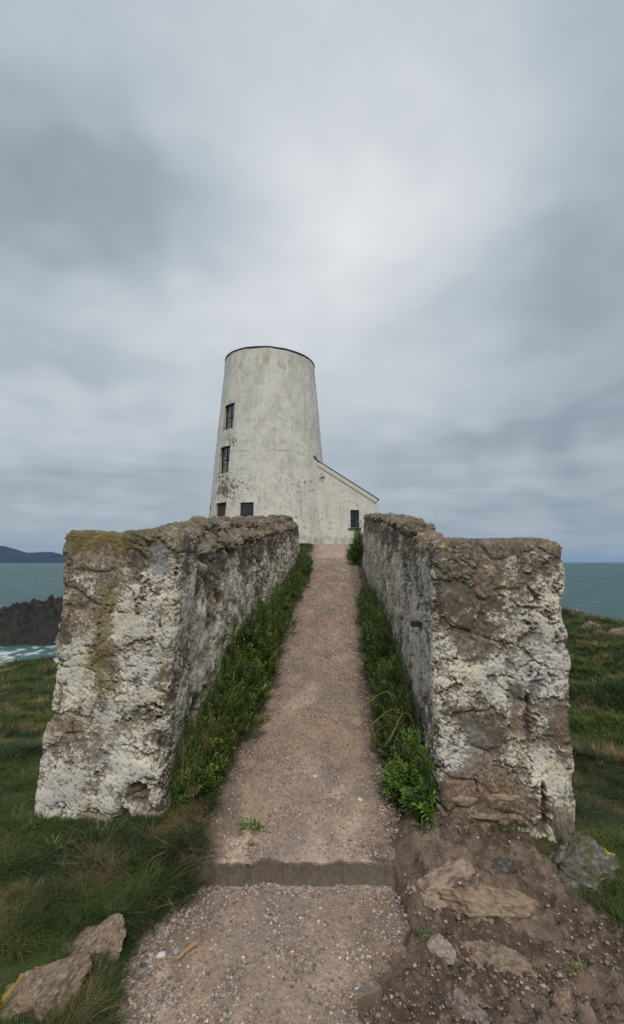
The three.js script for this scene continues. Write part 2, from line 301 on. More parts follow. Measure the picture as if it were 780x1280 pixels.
// ---------------------------------------------------------------- lighthouse
const plainMat = (r, g, b, rough = 0.8, extra = {}) => new THREE.MeshStandardMaterial({ color: new THREE.Color().setRGB(r, g, b), roughness: rough, ...extra });
const M = {
  slate: plainMat(0.035, 0.04, 0.048, 0.7), frame: plainMat(0.030, 0.036, 0.034, 0.6), board: plainMat(0.075, 0.045, 0.034, 0.85), sill: plainMat(0.06, 0.056, 0.05, 0.85),
  glass: new THREE.MeshPhysicalMaterial({ color: 0xffffff, roughness: 0.04, transmission: 1, thickness: 0, ior: 1.5 }),
  blind: plainMat(0.16, 0.20, 0.19, 0.9), room: plainMat(0.22, 0.17, 0.12, 0.9),
};
const box = (w, h, d, x = 0, y = 0, z = 0) => { const g = new THREE.BoxGeometry(w, h, d); g.translate(x, y, z); return g; };
const merge = gs => mergeGeometries(gs);
{
  const base = 2.34, H = 9.02, TX = -2.1, TD = 24, R0 = 2.97, R1 = 2.21, front = Math.atan2(2.1, 24);
  const house = thing('lighthouse', 'white conical lighthouse tower with peeling paint and a lean-to at its side', 'lighthouse', [TX, base, -TD]);
  const R = h => mix(R0, R1, h / H);
  // azimuth a: 0 faces the camera, negative to the picture's left; local frame, z towards the camera
  const dirOf = a => [Math.sin(a + front), Math.cos(a + front)];
  const wins = [ // azimuth, bottom, top, width, kind
    [-50, 7.61 - base, 8.83 - base, 0.78, 'sash'], [-51, 5.55 - base, 6.81 - base, 0.78, 'sash'],
    [-49, 2.75 - base, 4.20 - base, 0.74, 'board'], [-19.5, 3.15 - base, 4.13 - base, 0.62, 'low'], [-79, 3.1 - base, 4.18 - base, 0.7, 'low'],
  ].map(([a, b, t, w, k]) => { const am = a * Math.PI / 180, rm = R((b + t) / 2), ha = Math.asin(w / 2 / rm); return { a: am, a0: am - ha, a1: am + ha, b, t, w, k, rm }; });
  const uniq = (list, extra, eps) => { const s = [...list.filter(x => !extra.some(e => Math.abs(e - x) < eps)), ...extra].sort((p, q) => p - q); return s; };
  const az = uniq([...lin(-Math.PI, -1.75, 30), ...lin(-1.74, 1.74, 250), ...lin(1.75, Math.PI, 30)], wins.flatMap(w => [w.a0, w.a1]), 0.008);
  const hs = uniq(lin(-0.4, H, 240), [...new Set(wins.flatMap(w => [w.b, w.t]))], 0.02);
  // limewash with mildew, blisters and patches where the brick shows
  function paint(a, h, arc, lean) {
    const X = arc, p = [X, h, 3.3];
    const big = fb(X * 0.45, h * 0.35, 3, 3), mid = fb(X * 1.7, h * 1.3, 7, 4), fine = fb(X * 6, h * 6, 1, 3), streak = fb(X * 5.5, h * 0.35, 9, 3);
    let c = mix3([0.66, 0.645, 0.59], [0.57, 0.56, 0.515], sst(-0.3, 0.5, mid + 0.4 * big));
    c = mix3(c, [0.42, 0.41, 0.37], 0.40 * sst(0.12, 0.55, fb(X * 0.8 + 5, h * 0.6, 2, 4) + 0.25 * fine + (lean ? -0.2 : 0.12 * sst(3, 7, h))));
    c = mix3(c, [0.45, 0.38, 0.27], 0.5 * sst(0.15, 0.6, streak + 0.3 * mid - (lean ? 0.15 : 0) - 0.1));
    if (!lean) c = mix3(c, [0.42, 0.345, 0.22], 0.6 * sst(0.05, 0.55, fb(X * 2.2, h * 1.1, 6, 4) + 0.35 * Math.exp(-(((h - 8.25) / 0.45) ** 2)) - 0.28));
    // fine crack round the tower
    if (!lean) { const hl = 4.1 + 0.06 * n3(X * 1.2, 0, 3); c = mix3(c, [0.30, 0.28, 0.24], 0.7 * sst(0.035, 0.012, Math.abs(h - hl)) * sst(-0.2, 0.1, n3(X * 1.1, 2, 2) + 0.3)); }
    // exposed red-brown brick and dark blisters
    let chip = Math.max(fb(X * 4.2, h * 4.2, 11, 4) - 0.60, fb(X * 9, h * 9, 5, 3) - 0.62 - (lean ? 0.05 : 0.12 * sst(3, 6, h)));
    if (!lean) {
      for (const [ca, ch, ra, rh, s] of [[-51, 2.35, 0.55, 0.24, 0.36], [-46, 2.9, 0.30, 0.5, 0.34], [-48, 4.75, 0.5, 0.3, 0.40], [-40, 4.6, 0.25, 0.2, 0.36], [-44, 2.2, 0.8, 0.7, 0.26], [-30, 2.6, 0.9, 0.6, 0.18], [-54, 3.1, 0.3, 0.5, 0.3], [-48, 5.9, 0.3, 0.6, 0.12], [35, 2.6, 0.9, 0.5, 0.22], [25, 1.2, 1.5, 0.7, 0.10]])
        chip += s * Math.exp(-(((a - ca * Math.PI / 180) * 2.7 / ra) ** 2) - (((h - ch) / rh) ** 2));
    } else for (const [cx, ch, rx, rh, s] of [[1.15, 3.05, 0.16, 0.22, 0.75], [0.75, 2.2, 0.18, 0.25, 0.30], [1.4, 0.9, 0.3, 0.6, 0.12], [0.5, 0.6, 0.4, 0.5, 0.12]])
      chip += s * Math.exp(-(((X - cx) / rx) ** 2) - (((h - ch) / rh) ** 2));
    const cm = sst(-0.01, 0.06, chip);
    c = mix3(c, mix3([0.17, 0.085, 0.065], [0.10, 0.075, 0.06], sst(-0.2, 0.3, fine)), cm * 0.9);
    c = mix3(c, [0.33, 0.25, 0.19], 0.5 * sst(-0.14, -0.01, chip) * (1 - cm));
    if (h < 0.55) c = mix3(c, [0.30, 0.27, 0.17], 0.5 * sst(-0.1, 0.5, fb(X * 3, h * 2, 5, 4) + 0.4 - h));
    const k = 1 + 0.07 * fine; return [[c[0] * k, c[1] * k, c[2] * k], -0.012 * cm + 0.012 * mid + 0.006 * fine];
  }
  const wallGeo = grid(az, hs, (a, h) => {
    const [c, disp] = paint(a, h, a * 2.7), [sx, sz] = dirOf(a), onEdge = wins.some(w => (Math.abs(a - w.a0) < 1e-6 || Math.abs(a - w.a1) < 1e-6) || Math.abs(h - w.b) < 1e-6 || Math.abs(h - w.t) < 1e-6);
    const r = R(h) + (onEdge ? 0 : disp) + 0.02 * fb(a * 1.6, h * 0.35, 4, 2);
    const tilt = h > 8 ? -(h - 8) * 0.042 * (r * sx) : 0;            // rim sags a little to one side
    return [sx * r, h + tilt, sz * r, ...c];
  }, { skip: (i, j) => wins.some(w => az[i] > w.a0 - 1e-6 && az[i + 1] < w.a1 + 1e-6 && hs[j] > w.b - 1e-6 && hs[j + 1] < w.t + 1e-6) });
  const limewash = vcol(0.88, { side: THREE.DoubleSide });
  part('tower_wall', wallGeo, limewash, house);
  // flat roof with a lead edge
  const rimTilt = (x) => -1.02 * 0.042 * x;
  const ring = [[0, 0.16], [R1 * 0.6, 0.10], [R1 + 0.025, 0.025], [R1 + 0.03, 0.01], [R1 + 0.028, -0.045], [R1 - 0.03, -0.045]].map(([r, y]) => new THREE.Vector2(r, y));
  const roof = new THREE.LatheGeometry(ring, 96);
  { const p = roof.getAttribute('position'); for (let i = 0; i < p.count; i++) p.setY(i, p.getY(i) + H + rimTilt(p.getX(i)) + 0.012 * n3(p.getX(i) * 1.3, 0, p.getZ(i) * 1.3)); roof.computeVertexNormals(); }
  part('tower_roof', roof, M.slate, house, 'dark flat roof edge of the tower');

  function fitWindow(w, parent, pos, yaw, opening, label) {     // opening: reveal quads already made
    const { wd, ht, k } = w, f = 0.055;
    const fr = [box(wd, f, 0.06, 0, ht / 2 - f / 2), box(wd, f, 0.06, 0, -ht / 2 + f / 2), box(f, ht - 2 * f, 0.06, -wd / 2 + f / 2, 0), box(f, ht - 2 * f, 0.06, wd / 2 - f / 2, 0)];
    const g = part('window', merge(fr), k === 'board' ? M.board : M.frame, parent, label); g.position.set(...pos); g.rotation.y = yaw;
    if (k === 'board') {
      const n = 5, bw = (wd - 2 * f) / n;
      for (let i = 0; i < n; i++) part('plank', box(bw - 0.012, ht - 2 * f, 0.03, -wd / 2 + f + bw * (i + 0.5), 0, -0.005 + 0.004 * (i % 2)), M.board, g);
      part('backing', box(wd - 2 * f, ht - 2 * f, 0.02, 0, 0, -0.05), M.room, g);
    } else {
      const ih = ht - 2 * f, iw = wd - 2 * f;
      part('meeting_rail', box(iw, 0.05, 0.05, 0, 0.02), M.frame, g);
      if (k !== 'low') for (const s of [-1, 1]) part('glazing_bar', box(0.025, ih / 2 - 0.03, 0.035, 0.0, s * ih / 4 + 0.02, 0), M.frame, g);
      else part('glazing_bar', box(0.03, ih / 2 - 0.03, 0.035, 0.04, -ih / 4 + 0.02, 0), M.frame, g);
      for (const s of [-1, 1]) for (const q of [-1, 1]) part('pane', box(iw / 2 - 0.02, ih / 2 - 0.035, 0.006, q * iw / 4, s * ih / 4 + 0.01, -0.01), M.glass, g);
      if (k === 'sash') part('blind', box(iw, ih * 0.42, 0.01, 0, -ih * 0.26, -0.10), M.blind, g);
    }
    part('sill', box(wd + 0.16, 0.06, 0.24, 0, -ht / 2 - 0.035, 0.07), M.sill, g);
    return g;
  }
  const names = ['upper sash window of the tower', 'middle sash window above the brown patches', 'window boarded with brown planks', 'low window beside the boarded one', 'window seen edge-on at the side of the tower'];
  wins.forEach((w, n) => {
    const [sx, sz] = dirOf(w.a), depth = 0.15;
    const at = (a, h, e) => { const [x, z] = dirOf(a), r = R(h) + 0.02 * fb(a * 1.6, h * 0.35, 4, 2); return [x * r - sx * e, h, z * r - sz * e]; };
    const loop = []; const N = 8;
    for (let i = 0; i < N; i++) loop.push([mix(w.a0, w.a1, i / N), w.b]); for (let i = 0; i < N; i++) loop.push([w.a1, mix(w.b, w.t, i / N)]);
    for (let i = 0; i < N; i++) loop.push([mix(w.a1, w.a0, i / N), w.t]); for (let i = 0; i <= N; i++) loop.push([w.a0, mix(w.t, w.b, i / N)]);
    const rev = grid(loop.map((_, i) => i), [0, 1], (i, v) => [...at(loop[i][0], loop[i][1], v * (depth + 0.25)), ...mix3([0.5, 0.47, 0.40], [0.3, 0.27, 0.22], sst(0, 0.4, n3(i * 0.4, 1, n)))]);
    part('window_reveal', rev, limewash, house);
    const r = w.rm * Math.cos(Math.asin(w.w / 2 / w.rm)) - depth;
    fitWindow({ wd: w.w + 0.015, ht: w.t - w.b + 0.015, k: w.k }, house, [sx * r, (w.b + w.t) / 2, sz * r], w.a + front, null, names[n]);
  });

  // lean-to: gable towards the path
  const LD = 22.5 - TD, x0 = -0.2 - TX, x1 = 2.98 - TX, lz = -LD;                 // local
  const yTop = h => h, roofAt = x => mix(6.15 - base, 4.42 - base, (x - (0.3 - TX)) / (x1 - (0.3 - TX)));
  const wx0 = 1.75 - TX, wx1 = 2.15 - TX, wy0 = 3.12 - base, wy1 = 3.93 - base;
  const gx = uniq(lin(x0, x1, 90), [wx0, wx1], 0.012), gy = uniq(lin(-0.4, 4.6, 130), [wy0, wy1], 0.012);
  const gable = grid(gx, gy, (x, y0) => { const y = Math.min(y0, roofAt(x)), [c, disp] = paint(0, y, x - 1.4, true); let cc = c;
    const arch = Math.hypot(x - (wx0 - 0.05), (y - wy1 - 0.0)), al = Math.abs(arch - 0.42) ; if (y > wy1 - 0.1 && x < wx1) cc = mix3(cc, [0.30, 0.27, 0.22], 0.6 * sst(0.035, 0.01, al) * sst(-0.2, 0.3, n3(x * 4, y * 4, 1) + 0.2));
    return [x, y, lz + (x < x1 - 0.02 ? disp : 0), ...cc]; },
    { skip: (i, j) => (gx[i] > wx0 - 1e-6 && gx[i + 1] < wx1 + 1e-6 && gy[j] > wy0 - 1e-6 && gy[j + 1] < wy1 + 1e-6) || gy[j] >= roofAt(gx[i]) });
  const annex = part('lean_to_wall', gable, limewash, house, 'plain gable wall of the lean-to');
  const side = grid(lin(0, 1, 30), lin(-0.4, 4.42 - base, 30), (u, y) => { const [c] = paint(0, y, u * 3 + 9, true); return [x1, y, lz - u * 2.6, ...c]; }, {});
  part('side_wall', side, limewash, annex);
  part('back_wall', grid(lin(x0, x1, 8), lin(-0.4, 4.6, 40), (x, y) => [x, Math.min(y, roofAt(x) - 0.005), lz - 2.58, 0.30, 0.28, 0.24]), limewash, annex);
  const th = Math.atan2(4.42 - 6.15, x1 - (0.3 - TX)), len = Math.hypot(x1 - (0.3 - TX), 1.73);
  const slab = box(len + 0.14, 0.045, 2.8, (len + 0.14) / 2 - 0.05, 0.03, -1.36); slab.rotateZ(th); slab.translate(0.3 - TX, 6.15 - base, lz);
  part('lean_to_roof', slab, M.slate, house, 'sloping slate roof of the lean-to');
  const vergeM = plainMat(0.60, 0.57, 0.49, 0.9);
  const verge = box(len - 0.02, 0.17, 0.05, len / 2 + 0.04, -0.085, 0.02); verge.rotateZ(th); verge.translate(0.3 - TX, 6.15 - base, lz);
  part('verge_band', verge, vergeM, annex);
  const lead = box(0.16, 0.34, 0.35, 0.02, 0.22, -0.1); lead.rotateZ(0.62); lead.translate(0.26 - TX, 6.1 - base, lz - 0.12); part('lead_flashing', lead, M.slate, annex);
  const rv = [[wx0, wy0], [wx1, wy0], [wx1, wy1], [wx0, wy1], [wx0, wy0]];
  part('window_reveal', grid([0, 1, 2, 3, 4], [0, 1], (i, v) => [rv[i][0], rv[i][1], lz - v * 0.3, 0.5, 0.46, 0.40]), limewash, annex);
  fitWindow({ wd: 0.415, ht: 0.825, k: 'low' }, house, [(wx0 + wx1) / 2, (wy0 + wy1) / 2, lz - 0.12], 0, null, 'small window in the lean-to wall');
}

// ---------------------------------------------------------------- masonry of the two walls
// returns [displacement, colour]; bias > 0 keeps more whitewash, olive > 0 adds moss, q = {hole, crack ...}
function masonry(x, y, z, bias, olive, hole, tan, grey) {
  const wx = 0.05 * n3(x * 4, y * 4, z * 4), wy = 0.05 * n3(x * 4 + 9, y * 4, z * 4);
  const big = fb(x * 1.5, y * 1.7, z * 1.5, 3), mid = fb(x * 6.5 + 3, y * 7.5, z * 6.5, 4), fine = fb(x * 26, y * 28, z * 26, 3), vf = fb(x * 75, y * 78, z * 75, 2), uf = fb(x * 130 + 5, y * 130, z * 130, 2);
  const [f1, f2, id] = worley((x + wx) * 4.2, (y + wy) * 6.2, z * 4.2), edge = f2 - f1;
  const cr = Math.abs(fb(x * 2.6 + 4, y * 2.9, z * 2.6, 4)), crack = sst(0.035, 0.006, cr) * sst(-0.1, 0.25, n3(x * 3, y * 3 + 7, z * 3));
  const w = bias + 0.62 * big + 0.66 * mid + 0.46 * fine + 0.34 * vf - 0.5 * crack - 0.25 * sst(0.10, 0.0, edge);
  const keep = 1 - sst(0.35, 0.6, hole), m = sst(-0.16, 0.02, w) * keep, m2 = sst(0.06, 0.26, w + 0.26 * uf) * keep;
  let lime = mix3([0.70, 0.645, 0.54], [0.53, 0.505, 0.455], sst(-0.3, 0.4, fb(x * 3 + 8, y * 3, z * 3, 3)));
  lime = mix3(lime, [0.48, 0.39, 0.27], 0.55 * sst(0.05, 0.5, fb(x * 4, y * 4 + 5, z * 4, 3)));
  const worn = mix3([0.36, 0.315, 0.255], [0.245, 0.21, 0.165], sst(-0.3, 0.4, uf + fine));
  const tone = id < 0.4 ? [0.135, 0.108, 0.080] : id < 0.75 ? [0.20, 0.172, 0.140] : [0.26, 0.20, 0.135];
  let stone = mix3(tone, [0.085, 0.068, 0.050], sst(-0.1, 0.5, fine + 0.6 * vf));
  stone = mix3(stone, [0.30, 0.275, 0.24], 0.55 * sst(0.20, 0.5, fb(x * 16, y * 16, z * 16 + 4, 3)));   // pale crust lichen
  if (tan > 0) { const tc = mix3([0.33, 0.225, 0.145], [0.20, 0.140, 0.095], sst(-0.2, 0.4, fb(x * 5, y * 22, z * 5, 3))); stone = mix3(stone, tc, clamp(tan, 0, 1)); }
  if (grey > 0) { const gc = mix3([0.30, 0.315, 0.335], [0.20, 0.205, 0.21], sst(-0.2, 0.4, fine + mid)); stone = mix3(stone, gc, clamp(grey, 0, 1)); lime = mix3(lime, [0.53, 0.53, 0.53], clamp(grey, 0, 1)); }
  let c = mix3(mix3(stone, worn, m), lime, m2);
  const spots = sst(0.30, 0.46, fb(x * 34 + 2, y * 34, z * 34, 3) + 0.35 * (0.25 - bias));
  c = mix3(c, [0.105, 0.085, 0.062], 0.85 * spots);
  const ol = sst(0.02, 0.30, olive + 0.35 * mid + 0.35 * fine - 0.15);
  c = mix3(c, mix3([0.115, 0.100, 0.028], [0.19, 0.15, 0.055], sst(-0.3, 0.4, vf + fine)), 0.85 * ol * (olive > 0 ? 1 : 0));
  c = mix3(c, stone, sst(0.4, 0.8, hole));
  const pit = sst(0.30, 0.55, 0.6 * n3(x * 24, y * 24, z * 24 + 3) + 0.55 * n3(x * 58, y * 58, z * 58));
  const skin = 1 - 0.8 * sst(0.18, 0.5, w - 0.50 * fine - 0.34 * vf);
  const disp = 0.004 * m + 0.004 * m2 + 0.020 * big + 0.008 * mid - 0.010 * crack + skin * (0.0022 * fine + 0.0016 * vf + 0.0012 * uf) + (1 - m) * (0.014 * sst(0.0, 0.25, edge) - 0.008) - 0.0045 * pit - 0.045 * hole;
  const k = 1 + 0.12 * vf + 0.14 * uf; return [disp, [c[0] * k, c[1] * k, c[2] * k]];
}
const wallMat = vcol(0.95);
// rounded block of masonry: box half sizes; map(local) -> world vector; surface(world, n) -> [disp, colour]
function block(hx, hy, hz, res, map, surface, faces = 'xXYzZ') {
  const r = 0.05, out = [], key = {};
  const put = (lx, ly, lz) => {
    const ix = clamp(lx, -hx + r, hx - r), iy = clamp(ly, -9, hy - r), iz = clamp(lz, -hz + r, hz - r);
    const n = new THREE.Vector3(lx - ix, ly - iy, lz - iz); if (n.lengthSq() < 1e-12) n.set(0, 1, 0); n.normalize();
    const b = new THREE.Vector3(ix, iy, iz).addScaledVector(n, r), w = map(b, n), [disp, c] = surface(w, n, b);
    return [w.x + n.x * disp, w.y + n.y * disp, w.z + n.z * disp, ...c];
  };
  const mk = (a, na) => lin(-a, a, Math.max(4, Math.round(2 * a / na)));
  const X = mk(hx, res), Z = mk(hz, res), Y = lin(-hy, hy, Math.round(2 * hy / res));
  if (faces.includes('Z')) out.push(grid(X, Y, (a, b) => put(a, b, hz)));
  if (faces.includes('z')) out.push(grid(X, Y, (a, b) => put(a, b, -hz), { flip: true }));
  if (faces.includes('X')) out.push(grid(Z, Y, (a, b) => put(hx, b, a), { flip: true }));
  if (faces.includes('x')) out.push(grid(Z, Y, (a, b) => put(-hx, b, a)));
  if (faces.includes('Y')) out.push(grid(X, Z, (a, b) => put(a, hy, b), { flip: true }));
  return weld(out);
}
// soft-edged patches on a face: [u, v, ru, rv, amount]
const patches = (list, u, v, n = 0) => { let s = 0; for (const [a, b, ra, rb, k] of list) { const p = (u - a + n * 0.5) / ra, q = (v - b + n * 0.5) / rb, r2 = p * p + q * q; if (r2 < 5) s += k * Math.exp(-r2 * r2 * 0.7 - 0.3 * r2); } return s; };

// irregular stone, flattened, for cap stones and exposed stones
function stoneGeo(seed, sx, sy, sz, tone, detail = 5, rough = 0.16, moss = 0) {
  const r = rng(seed), ox = r() * 50, cuts = Array.from({ length: detail > 10 ? 16 : 7 }, () => { const v = new THREE.Vector3(r() - 0.5, r() - 0.5, r() - 0.5).normalize(); return [v, (detail > 10 ? 0.55 : 0.62) + 0.25 * r()]; });
  return lump(detail, v => {
    const n = v.clone();
    for (const [c, k] of cuts) { const t = v.dot(c); if (t > k) v.addScaledVector(c, (k - t) * 0.85); }
    const a = fb(n.x * 1.6 + ox, n.y * 1.6, n.z * 1.6, 4), b = fb(n.x * 7 + ox, n.y * 7, n.z * 7, 3);
    const strat = detail > 10 ? fb(n.x * 3 + ox, (n.y + 0.3 * n.x) * 16, n.z * 3, 3) : 0, e2 = detail > 6 ? fb(n.x * 17 + ox, n.y * 17, n.z * 17, 2) : 0;
    v.multiplyScalar(1 + rough * a + rough * 0.22 * b + rough * 0.07 * e2 + rough * 0.05 * strat); v.set(v.x * sx, v.y * sy, v.z * sz);
    const g = fb(n.x * 3 + ox, n.y * 5, n.z * 3 + 4, 4), l = sst(0.18, 0.4, fb(n.x * 6 + ox, n.y * 6, n.z * 6 + 8, 3));
    let c = mix3(tone, [tone[0] * 0.5, tone[1] * 0.5, tone[2] * 0.5], sst(-0.2, 0.5, g));
    c = mix3(c, [0.33, 0.31, 0.27], 0.55 * l); if (moss) c = mix3(c, [0.13, 0.105, 0.035], moss * sst(-0.05, 0.35, g + 0.5 * b));
    const k = 1 + 0.2 * b + 0.35 * e2 + 0.25 * strat; return [c[0] * k, c[1] * k, c[2] * k];
  });
}
const TONES = [[0.17, 0.135, 0.10], [0.22, 0.19, 0.155], [0.24, 0.18, 0.12], [0.14, 0.115, 0.09], [0.20, 0.18, 0.165]];
const capVariants = Array.from({ length: 10 }, (_, i) => stoneGeo(100 + i, 1, 1, 1, TONES[i % 5], 7, 0.34, i % 3 === 0 ? 0.6 : 0));

function makeWall({ label, side, pillar, topIn, feats }) {
  const inner = side < 0 ? wallL : wallR, D0 = pillar.d + 0.30, D1 = 11.9, TH = 0.50;
  const w = thing('stone_wall', label, 'wall', [0, 0, 0], 'rubble walls lining the path');
  // ---- end pillar
  const { xb0, xb1, xt0, xt1, yb, yt, d } = pillar, dep = 0.46, hx = (xb1 - xb0) / 2, hy = (yt - yb) / 2, hz = dep / 2;
  const map = b => { const v = (b.y + hy) / (2 * hy), u = (b.x + hx) / (2 * hx); const x = mix(mix(xb0, xb1, u), mix(xt0, xt1, u), v); return new THREE.Vector3(x, yb + v * (yt - yb), -(d + dep / 2) + b.z * 1.0 - (side < 0 ? 0.05 * v : 0)); };
  const pg = block(hx, hy, hz, 0.0054, map, (p, n, b) => {
    const u = (b.x + hx) / (2 * hx), v = (b.y + hy) / (2 * hy), jn = 0.06 * n3(p.x * 9, p.y * 9, p.z * 9) + 0.035 * n3(p.x * 27, p.y * 27, p.z * 27);
    const onFront = sst(0.4, 0.8, n.z), f = feats;
    const bias = f.base + onFront * patches(f.white, u, v, jn) - 0.45 * sst(0.80, 0.97, v + 0.10 * n3(p.x * 4, p.y * 2, p.z * 4)) - sst(0.5, 0.9, n.y) * 0.3 + (1 - onFront) * f.sideBias;
    const [dd, c] = masonry(p.x, p.y, p.z, bias, f.moss * sst(0.86, 1, v) + onFront * patches(f.olive, u, v, jn), onFront * patches(f.holes, u, v, jn * 0.8), onFront * patches(f.tan, u, v, jn), onFront * patches(f.grey, u, v, jn));
    const shape = f.outline(u, v, n, p);
    return [dd + shape, c];
  });
  const pil = part('pillar', pg, wallMat, w, side < 0 ? 'leaning end pillar with flaking whitewash and moss' : 'end pillar with a brown sandstone foot');
  // exposed stones of the pillar's face
  f_stones: for (const [u, v, su, sv, tone, proud = 0.008, tilt = 0] of feats.stones) {
    const p = map(new THREE.Vector3((u - 0.5) * 2 * hx, (v - 0.5) * 2 * hy, hz));
    const g = stoneGeo(Math.round(u * 977 + v * 3571), su, sv, 0.055, tone, 9, 0.13), s = part('stone', g, rockMat, pil);
    s.position.set(p.x, p.y, p.z - 0.045 + proud); s.rotation.z = tilt;
  }
  // ---- wall run
  const L = D1 - D0, ds = steps(0, L, t => 0.013 + t * 0.0045);
  const height = dd => topIn(dd) - (ground(inner(dd) + side * 0.1, dd) - 0.25);
  const run = [];
  const crown = (dd, k) => side < 0 ? 0.20 * Math.sin(Math.min(1, k * 1.5) * Math.PI / 2) * (1 - 0.5 * sst(0.7, 1, k)) * sst(3.2, 3.9, dd) : 0.05 * Math.sin(Math.PI * k) - k * (0.10 + 0.42 * sst(5.5, 3.4, dd));
  const fnPoint = (dd, sec, k) => {        // sec: 'in', 'top', 'out', 'end'
    const y0 = Math.min(pathY(dd), ground(inner(dd) - side * 0.05, dd)) - 0.30, yt2 = topIn(dd);
    let off, y, n;
    if (sec === 'in') { y = mix(y0, yt2, k); off = 0.035 * k + 0.05 * sst(0.93, 1, k) + (side < 0 ? 0.075 * (1 - k) * sst(4.4, 3.3, dd) : 0); n = new THREE.Vector3(-side, 0.9 * sst(0.93, 1, k), 0).normalize(); }
    else if (sec === 'top') { off = mix(0.085, TH - 0.03, k); y = yt2 + crown(dd, k); n = new THREE.Vector3(-side * (0.67 - 1.3 * k), 1, 0).normalize(); if (k === 0) n = new THREE.Vector3(-side, 0.9, 0).normalize(); }
    else { y = mix(yt2 + crown(dd, 1), y0 - 1.2, k); off = TH - 0.03 + 0.05 * k; n = new THREE.Vector3(side, 0.3 * (1 - k), 0).normalize(); }
    const p = new THREE.Vector3(inner(dd) + side * off, y, -dd), v = (y - y0) / (yt2 - y0);
    const hole = sst(0.36, 0.48, fb(dd * 2.6 + side * 5, p.y * 1.9, 4, 3)) * 0.9 * (sec === 'in' ? sst(0.95, 0.8, v) : 0);
    const bias = sec === 'in' ? 0.40 + 0.50 * fb(dd * 1.8, p.y * 0.6, 6, 2) - 0.85 * sst(0.66, 0.95, v + 0.16 * fb(dd * 1.5, p.y, 2, 3)) : -0.55;
    const [d1, c] = masonry(p.x, p.y, p.z, bias, sec === 'top' ? 0.10 : 0.0, hole, 0.15, 0);
    const rub = sec === 'top' ? 0.05 * fb(p.x * 6, 1, dd * 5, 3) : sec === 'in' ? 0.022 * fb(dd * 3.3, p.y * 4, 7, 3) : 0;
    p.addScaledVector(n, d1 * 1.35 + rub); return [p.x, p.y, p.z, ...c];
  };
  const vs = lin(0, 1, 150);
  run.push(grid(ds, vs, (t, k) => fnPoint(D0 + t, 'in', k), { flip: side < 0 }));
  run.push(grid(ds, lin(0, 1, 26), (t, k) => fnPoint(D0 + t, 'top', k), { flip: side < 0 }));
  run.push(grid(ds.filter((_, i) => i % 3 === 0 || i === ds.length - 1), lin(0, 1, 30), (t, k) => fnPoint(D0 + t, 'out', k), { flip: side < 0 }));
  // blunt far and near ends
  for (const dd of [D1]) run.push(grid(lin(0, 1, 24), lin(0, 1, 60), (a, k) => { const q = fnPoint(dd, 'in', k), t = fnPoint(dd, 'top', a), o = mix(q[0], inner(dd) + side * (TH - 0.03), a); return [a === 0 ? q[0] : o, mix(q[1], mix(q[1], t[1], k), a > 0 ? 1 : 0), -dd - 0.03 * (dd === D1 ? 1 : -1) * fb(o * 5, k * 6, 2, 3) * (a > 0 && a < 1 && k < 1 ? 1 : 0), q[3], q[4], q[5]]; }));
  const body = part('wall_body', weld(run), wallMat, w);
  // ---- loose rubble along the top
  const r = rng(side < 0 ? 11 : 23);
  for (let dd = D0 + 0.05; dd < D1 - 0.05;) {
    const rows = 3;
    for (let k = 0; k < rows; k++) {
      const off = 0.07 + k * 0.15 + 0.05 * (r() - 0.5), s = 0.040 + 0.045 * r(), kk = clamp((off - 0.085) / (TH - 0.115), 0, 1);
      const y = topIn(dd) + crown(dd, kk) - 0.005 - 0.02 * r();
      const m = part('cap_stone', capVariants[Math.floor(r() * 10)], rockMat, w);
      m.position.set(inner(dd) + side * off, y, -dd - 0.06 * r()); m.scale.set(s * (1 + 0.5 * r()), s * (0.55 + 0.4 * r()), s * (1 + 0.7 * r())); m.rotation.set(0.5 * (r() - 0.5), r() * 6.28, 0.5 * (r() - 0.5) + side * -0.3 * (k === 0 ? 1 : 0));
    }
    dd += 0.14 + 0.05 * r() + dd * 0.008;
  }
  return w;
}
const GREY = [0.30, 0.315, 0.335], BROWN = [0.17, 0.125, 0.085], SAND = [0.33, 0.24, 0.165];
